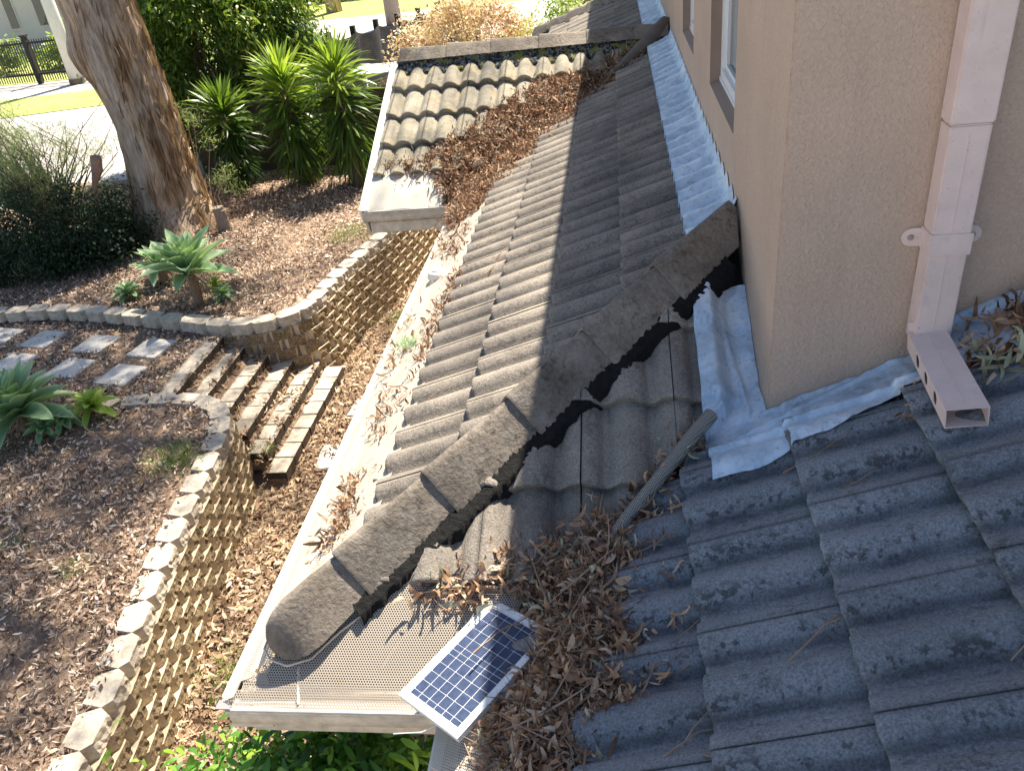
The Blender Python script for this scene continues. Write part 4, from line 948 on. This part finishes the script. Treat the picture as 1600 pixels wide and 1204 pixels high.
put('trunk', me_np('trunk', V, F, smooth=True), M_BARK, gum)
# peeling strips of bark on the right side
bs = []; 
n = 340; th_ = RNG.uniform(-1.6, .9, n); z_ = RNG.uniform(-1.8, 1.4, n); rr_ = np.interp(z_, [c[2] for c in cl], rd) + .035
cx_ = np.interp(z_, [c[2] for c in cl], [c[0] for c in cl])
Pb = np.stack([cx_ + rr_ * np.cos(th_), 9.74 + rr_ * np.sin(th_), z_], 1)
put('bark_strips', scatter('strips', [leaf_t(3, .10, .25, .1, .4), leaf_t(3, .16, -.2, .1)], Pb, rotmats(th_, np.full(n, -math.pi / 2) + RNG.normal(0, .12, n), RNG.normal(math.pi / 2, .4, n)), RNG.uniform(.1, .38, n), RNG.random(n)), mat_leaf('peeling_bark', [(0, (.16, .10, .06)), (.6, (.36, .24, .15)), (1, (.52, .40, .28))], .8, .1), gum, kind='stuff')
bm = bmesh.new(); crown = []
limbs = [((-5.9, 9.6, 5.5), (-3.6, 10.5, 8.0), (-1.6, 12.0, 9.5)), ((-5.9, 9.6, 5.5), (-7, 9, 8), (-7.5, 9.5, 10)), ((-5.85, 9.6, 4.8), (-4.5, 8.6, 7.0), (-3.0, 8.2, 8.8)), ((-5.9, 9.6, 5.5), (-5.5, 12, 8.5), (-4.6, 14.5, 9.5)), ((-5.9, 9.6, 5.9), (-5.5, 9, 9), (-4.8, 9, 11)), ((-5.8, 9.6, 5), (-3.4, 12, 7.6), (-.8, 14.2, 8.6)), ((-5.8, 9.6, 5.2), (-3, 9.0, 8.0), (.4, 9.2, 9.6)), ((-5.8, 9.6, 5.4), (-3.5, 7.5, 8.4), (-.6, 6.6, 9.6)), ((-5.8, 9.6, 5.4), (-5, 7.2, 8.4), (-3.2, 5.4, 9.8)), ((-5.8, 9.6, 5.4), (-3, 10.8, 8.4), (.9, 11.6, 10.0))]
for a, b, c_ in limbs:
    pts = [tuple((1 - t_) ** 2 * np.array(a) + 2 * t_ * (1 - t_) * np.array(b) + t_ * t_ * np.array(c_)) for t_ in np.linspace(0, 1, 9)]
    tube(bm, pts, [.24 * (1 - .8 * t_) + .02 for t_ in np.linspace(0, 1, 9)], 10)
    for p in pts[3:]:
        for _ in range(8):
            q = Vector(p) + Vector((random.gauss(0, 1.15), random.gauss(0, 1.15), random.gauss(.2, .6))); tube(bm, [p, (Vector(p) + q) / 2 + Vector((0, 0, .15)), q], [.035, .02, .008], 5); crown.append(q)
put('limbs', me_bm('limbs', bm, True), M_BARK, gum)
crown = [q for q in crown if q.x - .27 * q.z < -.35 and q.z > 6]
Pc = np.concatenate([RNG.normal(q, (.34, .34, .22), (150, 3)) for q in crown]); n = len(Pc)
Pc = Pc[(Pc[:, 0] - .27 * Pc[:, 2]) < .15]; n = len(Pc)
put('crown', scatter('gumcrown', [leaf_t(2, .22, .2, 0)], Pc, rotmats(RNG.uniform(0, 6.28, n), RNG.normal(.7, .5, n), RNG.normal(0, .8, n)), RNG.uniform(.10, .20, n), RNG.random(n)), M_GUM, gum)
# stump
bm = bmesh.new(); rr = random.Random(3)
for k, (dx, dy, r_, h) in enumerate([(0, 0, .085, .42), (.07, -.03, .05, .38)]):
    tube(bm, [(-4.66 + dx, 9.58 + dy, -2.1), (-4.66 + dx, 9.58 + dy, -2.05 + h * .6), (-4.67 + dx, 9.58 + dy, -2.05 + h)], [r_ * 1.15, r_, r_ * .97], 14)
o = put('tree_stump', me_bm('stump', bm), M_WOOD, label='short grey cut stump standing at the foot of the gum tree', category='stump')
bm = bmesh.new(); tube(bm, [(-6.1, 9.0, -2.1), (-6.1, 8.98, -1.3), (-6.04, 9.0, -1.0), (-5.92, 9.0, -.80), (-5.87, 9.0, -.62)], [.02, .025, .035, .075, .075], 9)
put('broken_branch', me_bm('bb', bm), mat_simple('reddish_wood', (.36, .23, .17), .85, .35, 20, bump=.6), label='reddish broken branch end poking up left of the gum trunk', category='branch')

# ------------------------------------------------------------------ bushes
def bush(root, name, center, rad, n, temps, mat, smin, smax, clumps=60, clump=.16, shell=.55, pitch=(-.2, .6), zmin=None, seed=0):
    rg = np.random.default_rng(seed); d = rg.normal(0, 1, (clumps, 3)); d /= np.linalg.norm(d, axis=1)[:, None]
    rr_ = shell + (1 - shell) * rg.random(clumps) ** .5; c_ = np.array(center) + d * rr_[:, None] * np.array(rad) * rg.uniform(.85, 1.12, (clumps, 1))
    if zmin is not None: c_[:, 2] = np.maximum(c_[:, 2], zmin + rg.random(clumps) * .3)
    wch = rg.integers(0, clumps, n); P_ = c_[wch] + rg.normal(0, clump, (n, 3)) * (np.array(rad) / max(rad)) ** .5
    out = P_ - np.array(center); yaw = np.arctan2(out[:, 1], out[:, 0]) + rg.normal(0, .9, n); pt = rg.normal(pitch[0], pitch[1], n)
    tone = np.clip(.5 + rg.normal(0, .22, n) + .25 * rg.normal(0, 1, clumps)[wch], 0, 1)
    return put(name, scatter(name, temps, P_, rotmats(yaw, -pt, rg.normal(0, .5, n)), rg.uniform(smin, smax, n), tone), mat, root), c_
def stems(root, base, tips, mat, r=.014, bend=.15, name='stems', n=5):
    bm = bmesh.new()
    for q in tips:
        a = Vector(base) + Vector((random.gauss(0, .12), random.gauss(0, .12), 0)); q = Vector(q); m_ = (a + q) / 2 + Vector((random.gauss(0, bend), random.gauss(0, bend), bend))
        tube(bm, [a, a.lerp(m_, .6) + Vector((0, 0, .03)), m_, m_.lerp(q, .6), q], [r, r * .8, r * .6, r * .4, r * .2], n)
    return put(name, me_bm(name, bm), mat, root)
hd_ = thing('hedge', (-7.0, 9.0, -2.1), 'low dark green hedge mass in the shade left of the gum trunk', 'hedge')
f1, tips = bush(hd_, 'foliage', (-7.2, 8.9, -1.75), (1.75, 1.25, .95), 26000, T_SMALL, M_DARKB, .035, .075, 170, .14, .5, zmin=-2.0, seed=1)
f2, t2 = bush(hd_, 'foliage', (-6.3, 8.8, -1.85), (.75, .95, .75), 9000, T_SMALL, M_DARKB, .035, .07, 70, .12, .4, zmin=-2.0, seed=2)
stems(hd_, (-7.0, 9.0, -2.1), tips[:50], M_STEM)
ws = thing('wispy_shrub', (-6.7, 9.2, -2.05), 'wispy fine leaved shrub with bare curving stems in front of the driveway', 'shrub')
rg = np.random.default_rng(5); tp = []
for _ in range(190): tp.append((rg.uniform(-9.9, -6.3), rg.uniform(8.4, 11.0), rg.uniform(-.9, .25)))
tp = [t_ for t_ in tp if t_[2] < .25 - (t_[0] + 9.9) * .16 + .25]
stems(ws, (-6.9, 9.2, -1.6), tp, M_STEM, .012, .22)
Pn = []
for q in tp:
    a = np.array((-6.9, 9.2, -1.6)); q = np.array(q)
    for k in range(7): c_ = a + (q - a) * rg.uniform(.6, 1.05) + rg.normal(0, .14, 3); Pn.append(rg.normal(c_, (.06, .06, .05), (40, 3)))
Pn = np.concatenate(Pn); n = len(Pn)
put('foliage', scatter('needles', T_NEED, Pn, rotmats(RNG.uniform(0, 6.28, n), RNG.normal(-.5, .6, n), RNG.normal(0, .6, n)), RNG.uniform(.04, .085, n), RNG.random(n)), M_WISP, ws)
# small bare sapling right of the trunk
sg = thing('sapling', (-4.75, 9.8, -2.05), 'thin sapling with sparse tufts of fine leaves right of the gum trunk', 'sapling')
tp2 = [(-4.55, 9.7, -1.25), (-4.9, 9.9, -.3), (-4.35, 9.6, -1.35), (-4.7, 10.0, -.75), (-4.45, 9.7, -1.15), (-4.8, 9.9, -.45)]
stems(sg, (-4.8, 9.8, -2.05), tp2, M_TWIG, .012, .1)
Pn = np.concatenate([RNG.normal(q, (.09, .09, .07), (110, 3)) for q in tp2]); n = len(Pn)
put('foliage', scatter('needles2', T_NEED, Pn, rotmats(RNG.uniform(0, 6.28, n), RNG.normal(-.5, .6, n), RNG.normal(0, .6, n)), RNG.uniform(.05, .10, n), RNG.uniform(.5, 1, n)), M_WISP, sg)
# big broadleaf shrub behind the trunk
bl = thing('leafy_tree', (-6.0, 13.6, -2.05), 'dense bright green broadleaf tree behind the gum trunk and yuccas', 'tree')
f3, t3 = bush(bl, 'crown', (-6.1, 13.9, -.15), (1.95, 1.4, 1.9), 52000, T_FRESH, M_LEAFY, .085, .17, 330, .17, .45, (-.35, .5), zmin=-1.9, seed=3)
f4, t4 = bush(bl, 'crown', (-6.7, 12.9, .1), (.5, .7, 1.5), 6000, T_FRESH, M_LEAFY, .07, .13, 80, .16, .5, (-.35, .5), zmin=-1.9, seed=4)
stems(bl, (-6.0, 13.6, -2.05), t3[:70], M_STEM, .04, .3, 'limbs')
# pink bronze bush behind the gable ridge
rb = thing('bronze_bush', (-1.0, 13.2, -2.1), 'sunlit bush with pinkish bronze and yellow leaves behind the gable ridge', 'bush')
f5, t5 = bush(rb, 'foliage', (-1.35, 13.4, -.55), (1.35, .9, 1.05), 24000, T_SMALL + T_FRESH[:1], M_RED, .04, .085, 150, .12, .5, seed=6)
stems(rb, (-1.0, 13.2, -2.1), t5[:40], M_STEM, .03, .2)
yb = thing('yellow_green_bush', (.3, 12.7, -2.1), 'yellow green creeper bush spilling over beside the mossy roof', 'bush')
bush(yb, 'foliage', (.30, 12.6, -.35), (.65, .55, .8), 5000, T_SMALL, M_AGB, .04, .08, 60, .11, .4, seed=8)
# glossy bush below the corner gutter
gb = thing('glossy_bush', (-.1, .15, -2.8), 'glossy green bush growing below the corner of the gutter', 'bush')
f6, t6 = bush(gb, 'foliage', (.16, .06, -1.0), (.62, .42, .66), 16000, T_FRESH, M_GREEN, .04, .085, 170, .10, .55, (-.2, .5), seed=9)
stems(gb, (.2, .0, -2.8), t6[:60], M_STEM, .018, .1)

# ------------------------------------------------------------------ yuccas
def yucca(loc, h, lab, tone=0, n=330, lean=(0, 0), seed=0, L=.70):
    rg = np.random.default_rng(seed); th0 = thing('yucca', loc, lab, 'yucca', 'yuccas in front of the brown fence')
    bm = bmesh.new(); top = Vector(loc) + Vector((lean[0], lean[1], h))
    pts = [Vector(loc).lerp(top, t_) + Vector((.02 * math.sin(t_ * 5), 0, 0)) for t_ in np.linspace(0, 1, 8)]; tube(bm, pts, [.10, .085, .075, .07, .065, .06, .05, .03], 10)
    put('trunk', me_bm('ytrunk', bm, True), M_STEM, th0)
    s = rg.random(n) ** .7; s[:70] = rg.uniform(.93, 1.0, 70)
    el = np.where(s > .93, rg.uniform(.45, 1.5, n), np.interp(s, [0, .25, .6, .93], [-1.15, -.8, -.15, .5]) + rg.normal(0, .18, n))
    yaw = rg.uniform(0, 6.28, n); s2 = .16 + .84 * s; P_ = np.array(loc) + np.stack([lean[0] * s2, lean[1] * s2, h * s2], 1)
    ln = L * rg.uniform(.8, 1.1, n) * np.where(s < .3, .85, 1); tv, tf = leaf_t(5, .062, -.14, .35); tv = tv.copy(); tv[:, 0] += .5
    tv2, _ = leaf_t(5, .066, -.5, .35); tv2 = tv2.copy(); tv2[:, 0] += .5
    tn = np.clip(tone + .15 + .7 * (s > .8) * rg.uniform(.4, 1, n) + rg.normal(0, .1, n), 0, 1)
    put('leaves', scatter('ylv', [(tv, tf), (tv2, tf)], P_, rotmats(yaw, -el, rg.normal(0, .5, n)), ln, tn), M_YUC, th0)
yucca((-4.02, 11.55, -2.05), 1.72, 'left of the two sunlit yuccas with upright bright green spikes', .1, 480, (-.05, .1), 1, .72)
yucca((-3.02, 11.2, -2.05), 1.78, 'yucca nearest the white barge board, upright bright green spikes', .1, 480, (-.1, .25), 2, .74)
yucca((-5.25, 11.6, -2.05), 1.35, 'dark shaded yucca closest to the gum trunk', -.25, 380, (.1, 0), 3, .68)  # negative tone paints its shade into the leaf colour

# ------------------------------------------------------------------ agaves
def agave(loc, hz, R_, n, lab, mat, seed=0, stem=True, wid=.30, up=0, tone=.3):
    rg = np.random.default_rng(seed); t_ = thing('agave', loc, lab, 'agave', 'agaves planted in the mulch'); heart = np.array(loc) + (0, 0, hz)
    if stem and hz > .15:
        bm = bmesh.new(); tube(bm, [loc, Vector(loc) + Vector((.01, .01, hz * .6)), tuple(heart)], [.05, .06, .045], 10)
        for k in range(14):
            a = rg.uniform(0, 6.28); p0 = heart + np.array((math.cos(a) * .05, math.sin(a) * .05, -.02)); p1 = p0 + np.array((math.cos(a) * .09, math.sin(a) * .09, -.12)); p2 = p1 + np.array((math.cos(a) * rg.uniform(-.02, .06), 0, -rg.uniform(.1, .22))); tube(bm, [p0, p1, p2], [.008, .006, .003], 4)
        put('stem', me_bm('agstem', bm), M_TWIG, t_)
    base = []
    for var in range(4):
        seg, wn2 = 8, 4; V, F, Rn = [], [], []
        for i in range(seg + 1):
            s = i / seg; wd = wid * (.55 + 1.15 * s - 1.7 * s ** 3.2 if s < 1 else .0) * .62; wd = max(wd, .004)
            a = (-.16 - .22 * var / 3) * s * 2; x = math.sin(a) / a * s if s else 0; z = (1 - math.cos(a)) / a * s if s else 0
            for q in range(wn2 + 1):
                y = (q / wn2 * 2 - 1) * wd; V.append((x, y, z + .55 * y * y / (wid * .5) + .003 * math.sin(s * 9 + q))); Rn.append(1.0 if q in (0, wn2) else .25 + .3 * s)
        for i in range(seg):
            for q in range(wn2): b = i * (wn2 + 1) + q; F.append((b, b + 1, b + wn2 + 2, b + wn2 + 1))
        me = me_np('agleaf', V, F, Rn, True); me.materials.append(mat); base.append(me)
    for k in range(n):
        f = k / n; yaw = k * 2.39996 + rg.normal(0, .12); el = -.30 + up + 1.65 * f ** .8 + rg.normal(0, .06); ln = R_ * (1.0 - .45 * f ** 2.5) * rg.uniform(.9, 1.08)
        m = Matrix.Translation(tuple(heart + (0, 0, .05 * f))) @ Matrix.Rotation(yaw, 4, 'Z') @ Matrix.Rotation(-el, 4, 'Y') @ Matrix.Rotation(rg.normal(0, .12), 4, 'X') @ Matrix.Scale(ln, 4)
        put('leaf', base[k % 4], None, t_, m)
agave((-3.9, 7.02, -2.03), .44, .64, 34, 'tallest agave, blue green rosette on a bare stem above the edging', M_AGA, 1, True, .25, .48)
agave((-4.72, 7.75, -2.0), .22, .42, 20, 'yellowing agave behind and left of the tall rosette', M_AGA, 2, True, .26, .25, .5)
agave((-4.95, 7.28, -1.98), .06, .24, 22, 'small compact agave left of the tall rosette', M_AGA, 3, False, .32)
agave((-3.62, 7.12, -1.97), .05, .18, 16, 'small agave right of the bare stem', M_AGA, 4, False, .34)
agave((-3.72, 7.2, -1.97), .14, .16, 12, 'lime yellow pup right of the bare stem', M_AGB, 5, False, .36)
agave((-4.52, 4.46, -2.03), .20, .60, 36, 'large agave with wide blue green leaves at the left edge', M_AGA, 6, True, .27, .32)
agave((-4.12, 4.50, -2.02), .08, .20, 26, 'small green agave cluster in front of the large one', M_AGA, 7, False, .34)
agave((-4.26, 4.36, -2.02), .06, .19, 22, 'small green agave touching the stem of the large one', M_AGA, 8, False, .34)
agave((-3.92, 4.68, -2.02), .10, .27, 20, 'bright yellow green agave pup in the sun', M_AGB, 9, False, .30)

# grass tufts and weeds
def tuft(name, c, r, n, h, mat, lab, cat='grass tuft'):
    P_ = np.stack([RNG.normal(c[0], r, n), RNG.normal(c[1], r, n), np.full(n, c[2])], 1); tv, tf = leaf_t(3, .05, -.3, 0); tv = tv.copy(); tv[:, 0] += .5
    o = put(name, scatter(name, [(tv, tf)], P_, rotmats(RNG.uniform(0, 6.28, n), -RNG.uniform(.4, 1.4, n), RNG.normal(0, .3, n)), RNG.uniform(h * .5, h, n), RNG.random(n)), mat)
    o['label'] = lab; o['kind'] = 'stuff'
tuft('grass_tuft', (-2.75, 3.95, -2.03), .13, 420, .14, M_TUFT, 'sunlit grass tuft behind the upper end of the foreground wall')
tuft('grass_tuft', (-3.45, 5.45, -2.05), .12, 260, .08, M_TUFT, 'short grass beside the top step')
tuft('grass_tuft', (-2.5, 9.0, -1.95), .22, 500, .12, M_TUFT, 'green grass patch behind the curved wall near the gable gutter')
tuft('grass_tuft', (-1.55, 7.6, -2.6), .12, 260, .14, M_TUFT, 'weeds on the ground beside the curved wall')
tuft('grass_tuft', (-1.75, 2.3, -2.78), .12, 220, .12, M_TUFT, 'weeds at the foot of the foreground wall')
tuft('grass_tuft', (-1.72, 1.0, -2.78), .14, 260, .12, M_TUFT, 'weeds at the foot of the foreground wall near the bottom of the picture')
tuft('grass_tuft', (-2.26, 4.62, -2.42), .06, 120, .08, M_TUFT, 'small weed growing on the fifth step')
for i, (x, y, lab) in enumerate([(-2.9, 2.6, 'pale weed in the middle of the lower mulch bed'), (-3.6, 2.9, 'weed below the large agave'), (-3.3, 1.4, 'small green weed near the left bottom'), (-2.9, .7, 'low bluish weed near the foreground blocks'), (-4.2, 3.3, 'dark weed at the left edge below the agave'), (-3.9, 2.2, 'sparse weed at the left edge')]):
    tuft('weed', (x, y, -2.03), .07, 90, .10, M_TUFT, lab, 'weed')
tuft('weed', (.16, 1.95, .11), .03, 160, .07, M_AGA, 'small grey green weed growing in the gutter mesh')
tuft('weed', (.05, 2.25, .03), .02, 60, .05, M_TUFT, 'tiny green seedling on the gutter mesh')

# ------------------------------------------------------------------ fences and background
bf = thing('board_fence', (-5.5, 12.55, -2.05), 'dark brown horizontal board fence behind the yuccas', 'fence')
M_FB = mat_simple('brown_fence_board', (.075, .055, .04), .85, .35, 6); M_FP = mat_simple('dark_post', (.03, .028, .026), .8, .2)
fx0, fx1 = -6.3, -2.0
for k in range(9):
    put('board', boxme('board', fx0, fx1, 12.55 + random.uniform(-.004, .004), 12.57, -2.04 + .145 * k, -2.04 + .145 * k + .1435, bev=.003), M_FB, bf)
for k in range(4): put('post', boxme('post', fx0 + k * 1.4, fx0 + k * 1.4 + .09, 12.572, 12.66, -2.05, -.70), M_FP, bf)
cp = thing('carport', (-2.4, 13.1, -2.05), 'low flat pale roof sheet on posts behind the brown fence', 'carport')
bm = bmesh.new(); n = 14
for k in range(n): x0 = -3.35 + k * .12; box(bm, x0, x0 + .118, 12.72, 13.55, -.56 + (.012 if k % 2 else 0), -.545 + (.012 if k % 2 else 0))
put('roof_sheet', me_bm('rs', bm), mat_simple('pale_grey_metal', (.60, .64, .70), .4, .1), cp)
put('edge_trim', boxme('et', -3.38, -1.65, 12.69, 12.72, -.60, -.53), mat_simple('grey_trim', (.35, .37, .40), .5), cp); put('edge_trim', boxme('et2', -3.38, -1.65, 13.55, 13.58, -.60, -.53), M_LIP, cp)
for x in (-3.3, -1.8): put('post', boxme('cpp', x, x + .06, 13.45, 13.51, -2.05, -.56), M_LIP, cp)
# shade cloth fence
sc_ = thing('shade_cloth_fence', (-3.6, 16.5, -2.05), 'dark shade cloth fence sagging between black posts along the driveway', 'fence')
a, b = Vector((-5.05, 14.1, 0)), Vector((-2.15, 19.8, 0)); d = (b - a); N = 9
M_CLOTH = mat_simple('black_shade_cloth', (.075, .072, .07), .75, .5, 5, bump=.3, bsc=12, bd=.03)
for k in range(N + 1):
    p = a + d * k / N; put('post', boxme('fp', p.x - .05, p.x + .05, p.y - .05, p.y + .05, -2.1, -.20 + .03), M_FP, sc_)
dn = d.normalized(); nn_ = Vector((dn.y, -dn.x, 0))
for k in range(N):
    V = []; F = []; p0 = a + d * k / N + nn_ * .06; seg = d.length / N
    for i in range(11):
        for j in range(7):
            s = i / 10; z = -2.05 + 1.78 * j / 6 - .10 * math.sin(s * math.pi) * (j / 6); q = p0 + dn * seg * s + nn_ * (.05 * math.sin(s * math.pi * 2 + k) + .04 * nz(s * 3, j, 1, k)); V.append((q.x, q.y, z))
    for i in range(10):
        for j in range(6): F.append((i * 7 + j, (i + 1) * 7 + j, (i + 1) * 7 + j + 1, i * 7 + j + 1))
    put('cloth_panel', me_np('cloth', V, F, smooth=True), M_CLOTH, sc_)
# neighbouring mossy roof
gr = thing('garage', (1.2, 14.0, -2.05), 'neighbouring building with a bright mossy tiled roof beyond the house', 'building')
sl = put('roof_slope', boxme('grs', .3, 4.5, 12.0, 15, -1.9, -.45), M_DARK, gr)
gt = [tile_mesh(.36, .04, 40 + k) for k in range(2)]
for g_ in gt: g_.materials.append(MT_M)
for r_ in range(8):
    for c_ in range(14):
        fr = frame('S'); fr.translation = Vector((.3 + c_ * TW, 12.2 + r_ * .31, -.42 + r_ * .31 * T)); put('roof_tile', random.choice(gt), None, sl, fr)
# far left: palisade fence, pole, lawns, white house
flat('lawn', [(-19.5, 18.8), (-12.4, 20.4), (-9.5, 19.2), (-9.0, 21.2), (-13.2, 23.2), (-21.5, 21.6)], -2.045, M_GRASS)
flat('lawn', [(-34, 25.2), (-13.2, 25.2), (-13.5, 33.5), (-40, 34), (-40, 25.2)], -2.045, M_GRASS)
pf = thing('picket_fence', (-17.0, 24.3, -2.05), 'black metal picket fence in front of the white house', 'fence')
for k in range(6):
    x = -21.2 + k * 1.75; put('post', boxme('pp', x, x + .14, 24.85, 24.99, -2.05, -.60), M_FP, pf); put('post_cap', boxme('pc', x - .03, x + .17, 24.82, 25.02, -.60, -.55), M_FP, pf)
for k in range(5):
    x = -21.06 + k * 1.75
    put('rail', boxme('rl', x, x + 1.61, 24.89, 24.94, -.83, -.77), M_FP, pf); put('rail', boxme('rl', x, x + 1.61, 24.89, 24.94, -1.78, -1.72), M_FP, pf)
bm = bmesh.new()
for k in range(5):
    for j in range(18): x = -21.0 + k * 1.75 + j * .088; box(bm, x, x + .025, 24.90, 24.925, -1.98, -.70)
put('pickets', me_bm('pickets', bm), M_FP, pf, kind='stuff')
pl = thing('light_pole', (-15.94, 24.3, -2.05), 'pale thick steel pole standing on the far grass strip', 'pole')
bm = bmesh.new(); tube(bm, [(-15.94, 24.3, -2.0), (-15.94, 24.3, 0), (-15.94, 24.3, 6)], [.21, .19, .15], 20); put('shaft', me_bm('shaft', bm, True), mat_simple('pale_painted_steel', (.62, .60, .57), .5, .1), pl)
bm = bmesh.new(); tube(bm, [(-15.94, 24.3, -2.08), (-15.94, 24.3, -1.9)], .24, 20); put('base', me_bm('pbase', bm), M_STEM, pl)
wh = thing('white_house', (-28, 33, -2.05), 'pale rendered house with narrow tall windows at the top left', 'house')
hm = Matrix.Translation((-22.0, 34.0, -2.05)) @ Matrix.Rotation(.12, 4, 'Z')
put('wall', boxme('hw', -16, 4, 0, 8, 0, 6.5, mw=hm), mat_simple('pale_render', (.72, .64, .58), .9, .06, 2), wh)
for x in (-2.30, -1.05):
    wv_ = put('window', boxme('fw', x, x + .42, -.06, -.01, .88, 4.6, mw=hm), M_LIP, wh); put('pane', boxme('fpn', x + .04, x + .38, -.09, -.062, .93, 4.55, mw=hm), mat_glass('green_reflecting_glass', (.03, .05, .03)), wv_)
hb = thing('garden_shrubs', (-20, 27.5, -2.05), 'yellow green shrubs behind the black picket fence', 'shrub')
bush(hb, 'foliage', (-17.0, 28.2, -1.5), (2.6, 1.0, 1.0), 5000, T_SMALL, M_AGB, .12, .25, 60, .25, .4, seed=21)
hb2 = thing('garden_shrubs', (-22.5, 28, -2.05), 'grey green low shrub behind the fence at the left edge', 'shrub')
bush(hb2, 'foliage', (-22.2, 27.6, -1.6), (2.8, 1.0, .8), 4000, T_SMALL, M_WISP, .12, .25, 60, .25, .4, seed=22)
hb3 = thing('garden_shrubs', (-13, 25.6, -2.05), 'green shrub right of the pale pole', 'shrub')
bush(hb3, 'foliage', (-12.9, 25.4, -1.5), (1.2, .8, 1.1), 3000, T_SMALL, M_LEAFY, .12, .22, 40, .22, .4, seed=23)
dh = thing('street_hedge', (-10, 41, -2.05), 'dark hedge at the far side of the street lawn', 'hedge')
bush(dh, 'foliage', (-9, 42.5, -1.0), (9, 1.5, 2.0), 9000, T_SMALL, M_DARKB, .25, .5, 120, .5, .3, seed=24)
st1 = thing('street_tree', (-8.1, 34.8, -2.05), 'pale trunk of a street tree beyond the shade cloth fence', 'tree')
bm = bmesh.new(); tube(bm, [(-6.9, 30.6, -2.1), (-6.9, 30.6, 0), (-6.8, 30.6, 5)], [.30, .24, .2], 12); put('trunk', me_bm('st1', bm, True), M_WOOD, st1)
st2 = thing('street_tree', (-11.2, 37, -2.05), 'short brown trunk of a street tree on the far lawn', 'tree')
bm = bmesh.new(); tube(bm, [(-11.0, 36.6, -2.1), (-11.0, 36.6, 0), (-10.9, 36.6, 5)], [.36, .26, .2], 12); put('trunk', me_bm('st2', bm, True), M_BARK, st2)
bush(st2, 'crown', (-10.9, 36.6, 5.5), (2.2, 2.2, 1.6), 3000, T_SMALL, M_LEAFY, .2, .35, 60, .4, .3, seed=25)
bush(st1, 'crown', (-6.8, 30.6, 6.0), (1.6, 1.6, 1.4), 3000, T_SMALL, M_LEAFY, .2, .35, 60, .4, .3, seed=26)
print('tiles', ntile)
